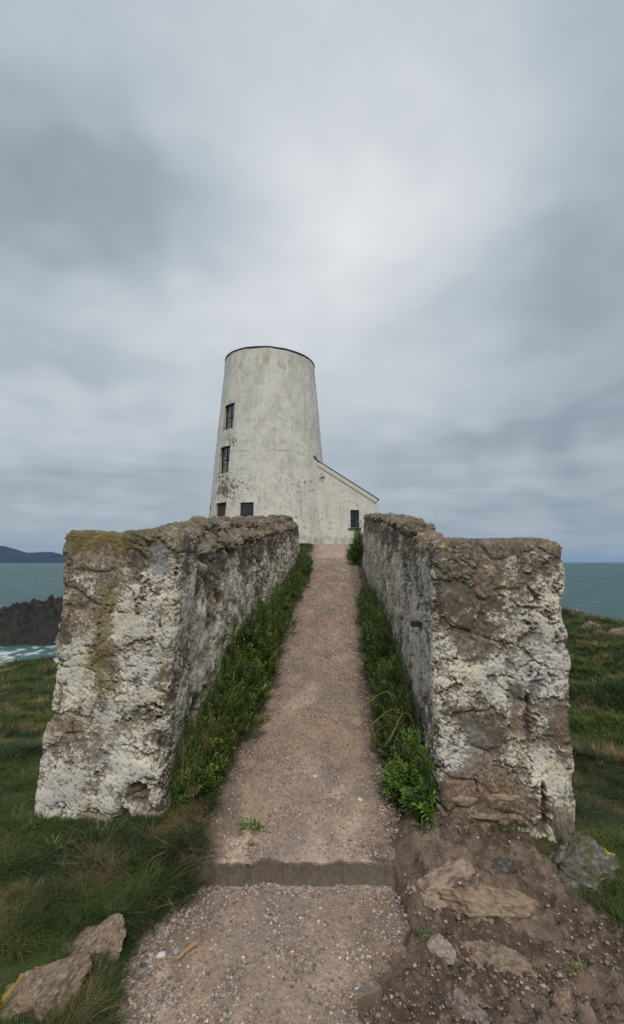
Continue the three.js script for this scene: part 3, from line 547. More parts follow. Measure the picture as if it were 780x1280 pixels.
const leftWall = makeWall({
  label: 'whitewashed rubble wall with the leaning mossy pillar, rooted in grass', side: -1,
  pillar: { xb0: -1.59, xb1: -0.875, xt0: -1.515, xt1: -0.80, yb: -0.06, yt: 1.75, d: 3.0 },
  topIn: lut([[3.3, 1.60], [3.9, 1.63], [4.4, 1.70], [5.2, 1.80], [7, 1.96], [9, 2.15], [11, 2.37], [11.9, 2.44]]),
  feats: {
    moss: 0.15, base: 0.10, sideBias: 0.02,
    white: [[0.20, 0.52, 0.20, 0.11, 0.75], [0.55, 0.66, 0.25, 0.06, 0.45], [0.42, 0.42, 0.14, 0.10, 0.5], [0.55, 0.25, 0.5, 0.16, 0.22], [0.22, 0.80, 0.32, 0.13, -0.34], [0.12, 0.66, 0.2, 0.07, -0.25], [0.42, 0.52, 0.10, 0.13, -0.7], [0.35, 0.30, 0.22, 0.06, -0.28], [0.2, 0.10, 0.25, 0.12, 0.25], [0.78, 0.54, 0.13, 0.09, 0.35]],
    olive: [[0.40, 0.70, 0.09, 0.07, 0.55], [0.40, 0.55, 0.13, 0.11, 0.42], [0.55, 0.53, 0.05, 0.10, 0.30], [0.15, 0.97, 0.2, 0.04, 0.4], [0.50, 0.95, 0.3, 0.04, 0.25], [0.45, 0.80, 0.1, 0.06, 0.28], [0.35, 0.33, 0.06, 0.05, 0.3], [0.86, 0.72, 0.05, 0.04, 0.3]],
    holes: [[0.66, 0.885, 0.075, 0.055, 0.85], [0.80, 0.155, 0.11, 0.034, 0.95], [0.70, 0.055, 0.09, 0.06, 0.9], [0.90, 0.405, 0.07, 0.012, 0.9], [0.95, 0.30, 0.02, 0.06, 0.6], [0.30, 0.455, 0.05, 0.015, 0.35]],
    tan: [[0.72, 0.44, 0.04, 0.025, 0.9], [0.9, 0.25, 0.07, 0.05, 0.7]], grey: [[0.84, 0.87, 0.08, 0.06, 1], [0.80, 0.71, 0.09, 0.035, 1], [0.77, 0.54, 0.11, 0.075, 1], [0.48, 0.41, 0.1, 0.03, 0.8], [0.18, 0.17, 0.14, 0.05, 0.7], [0.58, 0.28, 0.2, 0.08, 0.5]],
    stones: [[0.84, 0.865, 0.052, 0.060, GREY], [0.81, 0.715, 0.06, 0.032, [0.26, 0.265, 0.27], 0.006], [0.66, 0.885, 0.045, 0.075, BROWN, -0.035], [0.80, 0.145, 0.075, 0.045, BROWN, -0.04], [0.70, 0.05, 0.05, 0.07, BROWN, -0.035], [0.62, 0.72, 0.04, 0.05, [0.2, 0.18, 0.15], 0.0]],
    outline: (u, v, n) => (n.x < -0.3 ? -n.x * (0.03 * sst(0.60, 0.635, v) - 0.035 * sst(0.95, 0.75, v) * sst(0.6, 0.75, v) + 0.03 * sst(0.45, 0.30, v) - 0.015) : 0),
  },
});
const rightWall = makeWall({
  label: 'whitewashed rubble wall with the squarer pillar, standing on bare eroded soil', side: 1,
  pillar: { xb0: 0.69, xb1: 1.405, xt0: 0.70, xt1: 1.445, yb: -0.02, yt: 1.68, d: 2.84 },
  topIn: lut([[3.1, 1.58], [3.25, 1.66], [3.5, 1.73], [4, 1.81], [5, 1.95], [6, 2.07], [8, 2.28], [10, 2.48], [11.9, 2.63]]),
  feats: {
    moss: 0.06, base: 0.06, sideBias: 0.02,
    white: [[0.55, 0.55, 0.4, 0.10, 0.32], [0.30, 0.60, 0.2, 0.05, 0.2], [0.12, 0.33, 0.14, 0.10, 0.5], [0.8, 0.28, 0.14, 0.06, 0.55], [0.85, 0.62, 0.14, 0.14, 0.35], [0.85, 0.12, 0.15, 0.08, 0.35], [0.30, 0.68, 0.14, 0.06, -0.6], [0.15, 0.43, 0.13, 0.05, -0.45], [0.35, 0.38, 0.12, 0.08, -0.3], [0.93, 0.38, 0.10, 0.07, -1.0], [0.30, 0.14, 0.5, 0.10, -1.1], [0.2, 0.88, 0.3, 0.1, -0.3], [0.7, 0.86, 0.3, 0.06, -0.15], [0.45, 0.05, 0.4, 0.03, 0.9]],
    olive: [[0.4, 0.99, 0.5, 0.02, 0.28], [0.10, 0.9, 0.08, 0.05, 0.15]],
    holes: [[0.61, 0.415, 0.075, 0.070, 0.62], [0.685, 0.42, 0.016, 0.07, 1.1], [0.79, 0.14, 0.022, 0.09, 1.2], [0.76, 0.07, 0.04, 0.03, 0.8], [0.28, 0.205, 0.010, 0.035, 0.9], [0.92, 0.655, 0.05, 0.02, 0.5], [0.96, 0.78, 0.03, 0.02, 0.5], [0.35, 0.09, 0.35, 0.010, 0.35], [0.25, 0.68, 0.05, 0.02, 0.35]],
    tan: [[0.35, 0.14, 0.45, 0.10, 1.0], [0.93, 0.38, 0.10, 0.07, 0.6], [0.95, 0.22, 0.06, 0.04, 0.7], [0.61, 0.41, 0.08, 0.07, 0.4]], grey: [[0.85, 0.6, 0.15, 0.15, 0.6], [0.2, 0.32, 0.16, 0.08, 0.5], [0.3, 0.10, 0.06, 0.03, 0.7], [0.6, 0.55, 0.25, 0.08, 0.4]],
    stones: [[0.18, 0.165, 0.105, 0.045, SAND, 0.004], [0.52, 0.175, 0.125, 0.045, [0.35, 0.25, 0.16], 0.006], [0.40, 0.115, 0.17, 0.030, [0.27, 0.20, 0.14], 0.006], [0.12, 0.10, 0.07, 0.03, [0.30, 0.24, 0.19], 0.002], [0.58, 0.07, 0.11, 0.026, SAND, 0.010], [0.93, 0.225, 0.055, 0.038, [0.21, 0.15, 0.10], 0.008], [0.60, 0.41, 0.045, 0.105, [0.20, 0.165, 0.13], -0.028], [0.93, 0.38, 0.06, 0.085, [0.19, 0.14, 0.10], -0.006], [0.92, 0.105, 0.066, 0.17, [0.20, 0.165, 0.115], 0.030, 0.12]],
    outline: (u, v, n) => (n.x > 0.3 ? n.x * (0.022 * sst(0.74, 0.68, v) - 0.03 * Math.exp(-(((v - 0.77) / 0.05) ** 2)) - 0.02 * Math.exp(-(((v - 0.22) / 0.03) ** 2))) : 0),
  },
});
{ // square iron stub let into the right wall's inner face
  const g = thing('iron_bracket', 'short rusty bar end sticking out of the whitewashed wall face', 'bracket', [wallR(3.22) - 0.03, 1.16, -3.22]);
  part('bar', box(0.10, 0.035, 0.05), plainMat(0.05, 0.035, 0.026, 0.85), g);
}

// ---------------------------------------------------------------- rocks
function rock(name, label, category, [x, d, sink = 0], [sx, sy, sz], opt = {}) {
  const g = stoneGeo(opt.seed ?? 5, sx, sy, sz, opt.tone ?? [0.26, 0.2, 0.15], opt.detail ?? 26, opt.rough ?? 0.26, opt.moss ?? 0);
  if (opt.lichen) { const p = g.getAttribute('position'), c = g.getAttribute('color'); for (let i = 0; i < p.count; i++) { const X = p.getX(i), Y = p.getY(i), Z = p.getZ(i); const t = sst(0.02, 0.2, fb(X * 12, Y * 12, Z * 12 + 3, 3) + opt.lichen(X / sx, Y / sy, Z / sz) - 0.5); if (t > 0) c.setXYZ(i, mix(c.getX(i), 0.42, t), mix(c.getY(i), 0.25, t), mix(c.getZ(i), 0.03, t)); } }
  const m = part(numbered(name), g, opt.flat ? rockFlat : rockMat, scene); m.position.set(x, ground(x, d) - sink, -d); m.rotation.set(...(opt.rot ?? [0, 0, 0])); return tag(m, label, category, opt.group);
}
rock('boulder', 'grey green boulder with yellow lichen wedged under the squarer pillar', 'boulder', [1.385, 2.70, 0.05], [0.27, 0.17, 0.20], { seed: 31, tone: [0.095, 0.095, 0.078], moss: 0.55, rot: [0.1, 0.3, -0.3], lichen: (x, y, z) => 0.6 * Math.exp(-(((x - 0.45) / 0.25) ** 2)) * sst(0.2, 0.7, y) });
rock('bedrock', 'buff bedrock ledge with tan bands beside the step, below the squarer pillar', 'rock', [0.60, 2.50, 0.035], [0.22, 0.10, 0.13], { seed: 42, tone: [0.31, 0.225, 0.165], rot: [0.1, 0.4, 0.1] });
rock('bedrock', 'brown bedrock ledge running out from the eroded soil below the squarer pillar', 'rock', [0.82, 2.40, 0.045], [0.25, 0.10, 0.12], { seed: 44, tone: [0.27, 0.19, 0.125], rot: [0.1, -0.2, -0.08] });
rock('bedrock', 'purplish grey bedrock hump flush with the gravelly soil', 'rock', [0.58, 1.97, 0.045], [0.18, 0.085, 0.16], { seed: 47, tone: [0.23, 0.175, 0.15], rot: [0, 0.5, 0.1] });
rock('bedrock', 'low tan bedrock rib half buried in soil between purplish hump and brown ledge', 'rock', [0.74, 2.16, 0.05], [0.20, 0.08, 0.10], { seed: 49, tone: [0.26, 0.185, 0.13], rot: [0.1, -0.5, 0.05] });
rock('slab_stone', 'pale pointed slab lying in gravel beyond the broken path edge', 'stone', [0.52, 2.19, 0.005], [0.045, 0.028, 0.075], { seed: 52, tone: [0.34, 0.27, 0.22], rot: [0, 0.5, 0.2], detail: 8 });
rock('brown_stone', 'small blocky brown stone loose on the bare soil', 'stone', [0.90, 1.94, 0.0], [0.055, 0.04, 0.04], { seed: 54, tone: [0.22, 0.15, 0.10], rot: [0, 0.8, 0.1], detail: 8 });
rock('dark_stone', 'dark stone bedded in the eroded soil below the squarer pillar', 'stone', [0.90, 2.56, 0.02], [0.09, 0.06, 0.06], { seed: 58, tone: [0.07, 0.065, 0.06], rot: [0, 0.3, 0.1], detail: 8 });
rock('sandstone_slab', 'large tilted sandstone slab with a sharp crest rising from the grass', 'stone', [-0.855, 2.08, 0.025], [0.15, 0.085, 0.12], { seed: 61, tone: [0.22, 0.155, 0.105], rot: [0.30, 0.6, 0.30], rough: 0.2 });
rock('sandstone_slab', 'lower sandstone slab with a yellow lichen spot, sunk in grass beside the path', 'stone', [-0.93, 1.85, 0.02], [0.14, 0.085, 0.17], { seed: 64, tone: [0.21, 0.145, 0.10], rot: [0.25, -0.5, 0.2], rough: 0.2, lichen: (x, y, z) => 0.45 * Math.exp(-(((x + 0.6) / 0.3) ** 2)) });
// reddish rock showing through the slope to the right
[[6.2, 10.2, 0.30, 0.20, 'long reddish rock bared on the grassy slope'], [6.45, 9.6, 0.26, 0.2, 'lowest reddish rock bared on the grassy slope'], [6.05, 11.0, 0.28, 0.2, 'topmost reddish rock bared on the grassy slope'], [5.2, 8.9, 0.22, 0.07, 'flat brown rock half hidden in grass on the slope']].forEach(([x, d, s, h, l], i) => rock('slope_rock', l, 'rock', [x, d, 0.03], [s, h, s * 0.7], { seed: 70 + i, tone: [0.20, 0.135, 0.10], rot: [0, i, 0], detail: 8, group: 'rocks bared on the right-hand slope' }));
[[7.9, 14.2], [8.6, 14.0], [7.4, 14.4], [9.3, 13.7]].forEach(([x, d], i) => rock('edge_rock', ['hummock of dark rock on the rim of the slope above the sea', 'broad dark rock on the rim of the slope', 'small dark rock on the rim of the slope', 'outermost dark rock on the rim of the slope'][i], 'rock', [x, d, 0.05], [0.35 + 0.1 * (i % 2), 0.20, 0.3], { seed: 90 + i, tone: [0.10, 0.075, 0.055], detail: 8, group: 'rocks on the rim of the slope', rot: [0, i * 1.3, 0] }));

// ---------------------------------------------------------------- instanced copies
const dummy = new THREE.Object3D(), tint = new THREE.Color();
function scatter(name, geo, mat, list, parent = scene) { // list: [x, y, z, rx, ry, rz, sx, sy, sz, r, g, b]
  const m = new THREE.InstancedMesh(geo, mat, list.length); m.name = name; m.castShadow = m.receiveShadow = true;
  list.forEach((e, i) => { dummy.position.set(e[0], e[1], e[2]); dummy.rotation.set(e[3], e[4], e[5], 'YXZ'); dummy.scale.set(e[6], e[7], e[8]); dummy.updateMatrix(); m.setMatrixAt(i, dummy.matrix); m.setColorAt(i, tint.setRGB(e[9], e[10], e[11])); });
  m.userData.kind = 'stuff'; parent.add(m); return m;
}
// ---- gravel and grit on path and soil
{
  const g0 = new THREE.IcosahedronGeometry(1, 1); g0.deleteAttribute('uv'); g0.deleteAttribute('normal'); const peb = mergeVertices(g0, 1e-4); { const p = peb.getAttribute('position'); for (let i = 0; i < p.count; i++) { const k = 1 + 0.28 * n3(p.getX(i) * 1.3, p.getY(i) * 1.3, p.getZ(i) * 1.3 + 5); p.setXYZ(i, p.getX(i) * k, p.getY(i) * k * 0.62, p.getZ(i) * k); } peb.computeVertexNormals(); }
  const r = rng(5), list = [];
  const tones = [[0.34, 0.27, 0.22], [0.27, 0.215, 0.18], [0.21, 0.19, 0.175], [0.40, 0.30, 0.235], [0.15, 0.13, 0.115], [0.46, 0.39, 0.34], [0.27, 0.175, 0.13]];
  const add = (x, y, d, s, dim = 1) => { const t = r() < 0.010 ? [0.62, 0.57, 0.51] : tones[Math.floor(r() * 7)], k = (0.75 + 0.5 * r()) * dim; list.push([x, y, -d, 0.5 * (r() - 0.5), r() * 6.28, 0.5 * (r() - 0.5), s * (0.7 + 0.6 * r()), s, s * (0.7 + 0.5 * r()), t[0] * k, t[1] * k, t[2] * k]); };
  for (let i = 0; i < 210000; i++) {
    const d = 1.15 + 13 * r() ** 2.1, u = r(), l = pathL(d), rr = pathR(d), x = mix(l, rr, u), e = Math.abs(u - 0.5) * 2;
    const dens = 0.16 + 0.75 * sst(-0.05, 0.4, fb(x * 3.1, 7, d * 2.2, 3)) + 0.35 * sst(0.5, 1, e);
    if (r() > dens) continue;
    const far = Math.max(1, d / 2.6), s = (0.0017 + 0.0052 * r() ** 4.2) * (0.70 + 0.30 * far) * (d < STEP ? 1.15 : 1);
    if (Math.abs(d - STEP) < 0.012) continue;
    add(x, pathTop(x, d) + s * 0.25, d, s);
  }
  for (let i = 0; i < 30000; i++) { // soil at the right
    const d = 1.1 + 2.0 * r(), x = mix(0.1, 1.5, r()); if (x < pathR(d) + 0.02 || soilMask(x, d) < 0.5 || x > 0.62 && d > 2.8) continue;
    if (r() > 0.30 + 0.6 * sst(-0.1, 0.4, fb(x * 4, 3, d * 4, 2)) * sst(2.5, 2.0, d) - 0.2 * sst(2.2, 2.5, d)) continue;
    const s = 0.0020 + 0.0072 * r() ** 3.6; add(x, ground(x, d) + s * 0.2, d, s, 0.72);
  }
  for (let i = 0; i < 5000; i++) { const d = 1.2 + 1.2 * r(), x = pathL(d) + 0.12 * (r() - 0.4); add(x, pathTop(x, d) + 0.002, d, 0.003 + 0.008 * r() ** 2.4); }
  for (let i = 0; i < 2500; i++) { const x = mix(pathL(STEP), pathR(STEP), r()), d = STEP - 0.035 - 0.06 * r() * r(); add(x, pathTop(x, d) + 0.002, d, 0.003 + 0.005 * r() ** 2); }
  const gr = scatter('gravel', peb, new THREE.MeshStandardMaterial({ roughness: 0.85 }), list);
  tag(gr, 'fine mixed gravel and grit strewn over the sandy path', 'gravel');
  // larger pebbles, one by one
  const big = [[-0.60, 2.14, 0.014, [0.62, 0.60, 0.55], 'white oval pebble beside the yellow stick'], [-0.545, 2.16, 0.012, [0.28, 0.32, 0.38], 'blue grey pebble beside the yellow stick'], [-0.655, 2.09, 0.012, [0.07, 0.075, 0.085], 'dark pebble at the grassy edge below the yellow stick'], [-0.625, 2.09, 0.009, [0.36, 0.34, 0.33], 'pale grey pebble between white pebble and dark pebble'], [0.02, 3.28, 0.013, [0.58, 0.55, 0.50], 'pale pebble alone on the upper path'], [0.12, 1.72, 0.012, [0.30, 0.28, 0.26], 'grey pebble on the lower slab near its broken corner'], [0.45, 1.74, 0.011, [0.40, 0.36, 0.32], 'light pebble on the gravelly soil by the purplish hump'], [0.33, 1.78, 0.010, [0.16, 0.15, 0.15], 'dark pebble just below the broken slab edge'], [0.28, 3.05, 0.013, [0.66, 0.60, 0.55], 'white pebble by the foot of the squarer pillar']];
  for (const [x, d, s, t, l] of big) { const m = part(numbered('pebble'), lump(4, v => { const k = 1 + 0.2 * n3(v.x * 1.4 + x * 9, v.y * 1.4, v.z * 1.4 + d * 7); v.multiplyScalar(k); v.set(v.x * s * 1.3, v.y * s * 0.7, v.z * s); return t; }), vcol(0.7), scene); m.position.set(x, (x > pathR(d) ? ground(x, d) : pathTop(x, d)) + s * 0.35, -d); m.rotation.y = x * 20; tag(m, l, 'pebble'); }
}
// ---- grass
function tuft(seed, n, h, spread, wid, bend) {
  const r = rng(seed), pos = [], idx = [];
  for (let b = 0; b < n; b++) {
    const a = r() * 6.28, rad = spread * Math.sqrt(r()), x0 = Math.cos(a) * rad, z0 = Math.sin(a) * rad, L = h * (0.55 + 0.6 * r()), lean = a + 0.8 * (r() - 0.5), k = bend * (0.4 + r()), fx = Math.cos(r() * 6.28), segs = 3;
    const px = -Math.sin(lean), pz = Math.cos(lean), base = pos.length / 3;
    for (let s = 0; s <= segs; s++) { const t = s / segs, out = k * L * t * t, y = L * (t - 0.35 * k * t * t), w = wid * (1 - 0.92 * t) * 0.5; const cx = x0 + Math.cos(lean) * out, cz = z0 + Math.sin(lean) * out; pos.push(cx - px * w, y, cz - pz * w, cx + px * w, y, cz + pz * w); }
    for (let s = 0; s < segs; s++) { const o = base + s * 2; idx.push(o, o + 1, o + 2, o + 1, o + 3, o + 2); }
  }
  const g = new THREE.BufferGeometry(); g.setAttribute('position', new THREE.Float32BufferAttribute(pos, 3)); g.setIndex(idx); g.computeVertexNormals(); return g;
}
const bladeMat = new THREE.MeshStandardMaterial({ roughness: 0.75, side: THREE.DoubleSide });
{
  const r = rng(9), near = [[], [], []], far = [[], []];
  const tone = (x, d) => {
    const p = fb(x * 1.4 + 3, 2, d * 1.4, 3), q = fb(x * 0.7, 8, d * 0.7, 2), s = r();
    let c = mix3([0.022, 0.054, 0.008], [0.074, 0.112, 0.015], sst(-0.4, 0.4, q + 0.3 * (s - 0.5)));
    const dry = sst(0.22, 0.50, p + 0.35 * (r() - 0.5));
    c = mix3(c, mix3([0.17, 0.125, 0.050], [0.30, 0.21, 0.105], r()), dry * 0.9); if (r() < 0.05) c = [0.24, 0.19, 0.09];
    const k = 0.75 + 0.5 * r(); return [c[0] * k, c[1] * k, c[2] * k, dry];
  };
  const blocked = (x, d) => {
    if (x > pathL(d) - 0.015 && x < pathR(d) + 0.02) return true;
    if (x > pathR(d) && d < 3.2 && soilMask(x, d) > 0.35) return true;
    if (d > 3.0 && d < 12 && x < wallL(d) + 0.02 && x > wallL(d) - 0.55) return true;
    if (d > 2.84 && d < 12 && x > wallR(d) - 0.02 && x < wallR(d) + 0.6) return true;
    if (d > 3.0 && d < 3.5 && x > -1.62 && x < -0.80) return true; if (d > 2.84 && d < 3.3 && x > 0.68 && x < 1.42) return true;
    if (Math.hypot(x + 2.1, d - 24) < 3.0 || (d > 22.45 && x > -2 && x < 3)) return true; return false;
  };
  for (let i = 0; i < 62000; i++) { // banks near the camera
    const d = 1.0 + 3.6 * r(), left = r() < 0.68, x = left ? mix(-3.6, -0.5, r() ** 0.8) : mix(0.5, 3.9, r());
    if (blocked(x, d)) continue; const t = tone(x, d), s = (0.75 + 0.7 * r()) * (t[3] > 0.5 ? 1.05 : 1) * (0.70 + 0.4 * sst(-0.3, 0.4, n3(x * 2, 3, d * 2))) * mix(0.72, 1, sst(1.7, 2.6, d));
    near[Math.floor(r() * 3)].push([x, ground(x, d) - 0.006, -d, 0.5 * (r() - 0.5) + 0.12, r() * 6.28, 0.3 * (r() - 0.5), s * 1.1, s * (0.45 + 0.45 * r()), s * 1.1, t[0] * 0.85, t[1] * 0.85, t[2] * 0.85]);
  }
  for (let i = 0; i < 60000; i++) { // lawns and slopes further out
    const d = 4.3 + 13 * r() ** 1.3, left = r() < 0.45, x = left ? -mix(0.36, 0.95, r()) * d : mix(0.38, 0.95, r()) * d;
    if (blocked(x, d)) continue; const y = ground(x, d); if (y < -1.4) continue;
    const t = tone(x * 0.8 + 2, d * 1.3), s = (0.6 + 0.5 * r()) * (0.6 + d * 0.055) * (left ? 0.75 : 1);
    far[Math.floor(r() * 2)].push([x, y - 0.01, -d, 0.4 * (r() - 0.5), r() * 6.28, 0.4 * (r() - 0.5), s, s * (0.6 + 0.7 * r()), s, t[0], t[1], t[2]]);
  }
  for (let i = 0; i < 2600; i++) { const d = 2.62 + 8.5 * r() ** 1.6, left = r() < 0.62, clump = n3(d * 2.3, left ? 2 : 7, 3); if (clump < 0.05) continue; const over = 0.10 * clump * r(), x = left ? pathL(d) - 0.06 + over : pathR(d) + 0.03 - over, t = tone(x, d), s = 0.6 + 0.7 * r(); if (!left && d < 3.0) continue; near[Math.floor(r() * 3)].push([x, pathTop(x, d) - 0.012, -d, 0.5 * (r() - 0.5), r() * 6.28, 0.5 * (r() - 0.5), s, s * 0.8, s, t[0], t[1], t[2]]); }
  for (let i = 0; i < 1500; i++) { const d = 12 + 9.5 * r(), x = r() < 0.5 ? pathL(d) - 0.9 * r() : pathR(d) + 0.9 * r(); if (blocked(x, d)) continue; const t = tone(x, d); far[0].push([x, ground(x, d), -d, 0, r() * 6.28, 0, 1, 0.9, 1, t[0], t[1], t[2]]); }
  const nearG = [tuft(1, 16, 0.055, 0.034, 0.0030, 1.0), tuft(2, 14, 0.070, 0.040, 0.0028, 1.3), tuft(3, 18, 0.046, 0.036, 0.0034, 0.8)], farG = [tuft(4, 14, 0.10, 0.07, 0.009, 0.9), tuft(5, 12, 0.12, 0.08, 0.008, 1.1)];
  near.forEach((l, i) => tag(scatter(numbered('grass'), nearG[i], bladeMat, l), ['short wind-combed grass on the banks beside the path', 'longer drooping grass on the banks beside the path', 'dense low turf on the banks beside the path'][i], 'grass'));
  far.forEach((l, i) => tag(scatter(numbered('slope_grass'), farG[i], bladeMat, l), ['upright tussock grass over the outer slopes', 'drooping tussock grass over the outer slopes'][i], 'grass'));
}
// ---- shrubs along the wall feet
function sprig(seed, n, len, leaf, wide) { // upright twig with narrow leaves
  const r = rng(seed), pos = [], idx = [];
  for (let i = 0; i < n; i++) {
    const t = 0.12 + 0.88 * (i + r() * 0.6) / n, a = i * 2.4 + r(), up = 0.35 + 0.9 * t * t + 0.3 * r(), L = leaf * (1.1 - 0.45 * t) * (0.8 + 0.4 * r()), y0 = len * t;
    const dx = Math.cos(a), dz = Math.sin(a), m = 1 / Math.hypot(1, up), ox = dx * m * L, oy = up * m * L, oz = dz * m * L, w = wide * 0.5, b = pos.length / 3;
    pos.push(0, y0, 0, ox * 0.5 - dz * w, y0 + oy * 0.5 + 0.002, oz * 0.5 + dx * w, ox * 0.5 + dz * w, y0 + oy * 0.5 + 0.002, oz * 0.5 - dx * w, ox, y0 + oy * 0.92, oz);
    idx.push(b, b + 2, b + 1, b + 1, b + 2, b + 3);
  }
  const b = pos.length / 3; pos.push(-0.0015, -len * 0.5, 0, 0.0015, -len * 0.5, 0, 0, len, 0.001); idx.push(b, b + 1, b + 2);
  const g = new THREE.BufferGeometry(); g.setAttribute('position', new THREE.Float32BufferAttribute(pos, 3)); g.setIndex(idx); g.computeVertexNormals(); return g;
}
const leafMat = new THREE.MeshStandardMaterial({ roughness: 0.62, side: THREE.DoubleSide });
const sprigs = [sprig(1, 16, 0.085, 0.034, 0.0085), sprig(2, 14, 0.075, 0.040, 0.0095), sprig(3, 18, 0.10, 0.030, 0.007)], bark = plainMat(0.07, 0.05, 0.035, 0.95), straw = plainMat(0.34, 0.26, 0.14, 0.9);
function shrub(label, side, d, o = {}) { // grows at the wall's inner face, spills towards the path
  const { len = 0.62, out = 0.34, h = 0.5, count = 700, blades = 0, light = 0, seed = 1, x } = o, r = rng(seed * 131 + 7);
  const wx = (side < 0 ? wallL(d) : wallR(d)), X = x ?? wx - side * 0.03, y0 = ground(X - side * 0.05, d) - 0.01;
  const g = thing('shrub', label, 'shrub', [X, y0, -d], 'shrubs at the foot of the walls');
  const hue = r(), big = 0.75 + 0.5 * r();
  const leaves = [[], [], []], col = () => { const t = r(), k = (0.7 + 0.6 * r()) * (0.75 + 0.4 * hue); let c = mix3([0.026, 0.058, 0.009], [0.112, 0.190, 0.022], t); if (r() < 0.14 + light) c = mix3(c, [0.23, 0.25, 0.035], 0.4 + 0.6 * r()); else if (r() < 0.025) c = [0.19, 0.125, 0.055]; return c.map((v, i) => v * k * (i === 0 ? 0.82 + 0.22 * (1 - hue) : 1)); };
  for (let i = 0; i < count; i++) {
    const a = (r() - 0.5) * 2, q = r() ** 0.6, env = Math.sqrt(Math.max(0, 1 - a * a * 0.85)), lumpy = 0.72 + 0.42 * n3(a * 2.2 + seed * 3, q * 2, d * 1.7);
    const ox = out * q * env * lumpy, top = h * (1 - 0.78 * q ** 1.4) * (0.7 + 0.3 * env) * lumpy, y = top * (0.12 + 0.88 * r() ** 0.55), zz = a * len * 0.5;
    const gx = X - side * ox, gy = ground(gx, d - zz) - y0; const lean = 0.35 + 0.8 * q;
    const e = [-side * ox, Math.max(gy, 0) * 0.9 + y * 0.92, zz]; const s = (0.65 + 0.7 * r()) * big;
    const ry = r() * 6.28;
    const cc = col(); leaves[Math.floor(r() * 3)].push([e[0], e[1], e[2], 0.55 * (r() - 0.5), ry, side * lean * (0.4 + 0.6 * r()) * Math.cos(ry), s, s, s, ...cc]);
  }
  leaves.forEach((l, i) => scatter('foliage', sprigs[i], leafMat, l, g));
  const st = []; for (let i = 0; i < 7; i++) { const a = (r() - 0.5) * len * 0.8, q = r(); const c = new THREE.CatmullRomCurve3([new THREE.Vector3(0, -0.03, a * 0.7), new THREE.Vector3(-side * out * q * 0.4, h * 0.35, a), new THREE.Vector3(-side * out * q * 0.75, h * (0.75 - 0.4 * q), a * 1.15 + 0.05 * (r() - 0.5))]); st.push(new THREE.TubeGeometry(c, 8, 0.0032, 4)); }
  part('stems', merge(st), bark, g).userData.kind = 'stuff';
  if (blades) { const l = []; for (let i = 0; i < blades; i++) { const c = r() < 0.3 ? [0.20, 0.155, 0.07] : mix3([0.03, 0.06, 0.014], [0.07, 0.10, 0.025], r()); const q = r() * 0.6; l.push([-side * out * q, ground(X - side * out * q, d) - y0 + h * 0.12 * r(), (r() - 0.5) * len, 0.25 * (r() - 0.5), r() * 6.28, side * 0.25 * r(), 1.2, 2.6 + 3.2 * r(), 1.2, ...c]); } scatter('grass_blades', tuft(8, 7, 0.09, 0.03, 0.0032, 0.5), bladeMat, l, g); }
  return g;
}
const sL = [[3.32, 0.5, 0.28, 0.30, 'low dark shrub at the foot of the leaning pillar', 520], [3.75, 0.65, 0.38, 0.52, 'shrub next to the leaning pillar with straw caught in it', 1150], [4.25, 0.70, 0.40, 0.68, 'second shrub from the leaning pillar along its wall', 1350], [4.85, 0.8, 0.40, 0.70, 'third shrub from the leaning pillar along its wall', 1350], [5.5, 0.9, 0.38, 0.66, 'fourth shrub from the leaning pillar along its wall', 1200], [6.25, 1.0, 0.38, 0.60, 'fifth shrub from the leaning pillar along its wall', 1100], [7.1, 1.0, 0.35, 0.52, 'sixth shrub from the leaning pillar along its wall', 800], [8.1, 1.2, 0.36, 0.50, 'seventh shrub from the leaning pillar along its wall', 800], [9.3, 1.4, 0.36, 0.50, 'eighth shrub from the leaning pillar along its wall', 800], [10.6, 1.5, 0.36, 0.48, 'ninth shrub from the leaning pillar along its wall', 700], [11.7, 1.2, 0.30, 0.40, 'shrub at the tower end of the leaning pillar wall', 500]];
sL.forEach(([d, len, out, h, l, n], i) => shrub(l, -1, d, { len, out, h, count: n, seed: i + 1, light: 0.06, blades: i < 3 ? 80 : 35 }));
shrub('low leafy plant spilling round the front corner of the leaning pillar', -1, 3.08, { len: 0.34, out: 0.22, h: 0.17, count: 380, seed: 90, light: 0.05, blades: 50, x: -0.80 });
const sR = [[3.02, 0.42, 0.20, 0.42, 'bright leaved shrub overhanging bare soil at the squarer pillar', 620, 20, 0.10], [3.45, 0.5, 0.24, 0.55, 'shrub mixed with dry grass stalks next to the squarer pillar', 520, 130, 0], [4.05, 0.65, 0.27, 0.66, 'tall grassy shrub second from the squarer pillar along its wall', 760, 170, 0], [4.75, 0.75, 0.28, 0.70, 'grassy shrub third from the squarer pillar along its wall', 850, 130, 0.03], [5.6, 0.9, 0.28, 0.64, 'yellow green shrub fourth from the squarer pillar along its wall', 850, 60, 0.08], [6.6, 1.0, 0.28, 0.56, 'fifth shrub from the squarer pillar along its wall', 800, 50, 0.08], [7.7, 1.1, 0.27, 0.46, 'sixth shrub from the squarer pillar, last before the bare wall foot', 600, 30, 0.05]];
sR.forEach(([d, len, out, h, l, n, bl, light], i) => shrub(l, 1, d, { len, out, h, count: n, seed: 40 + i, blades: bl, light }));
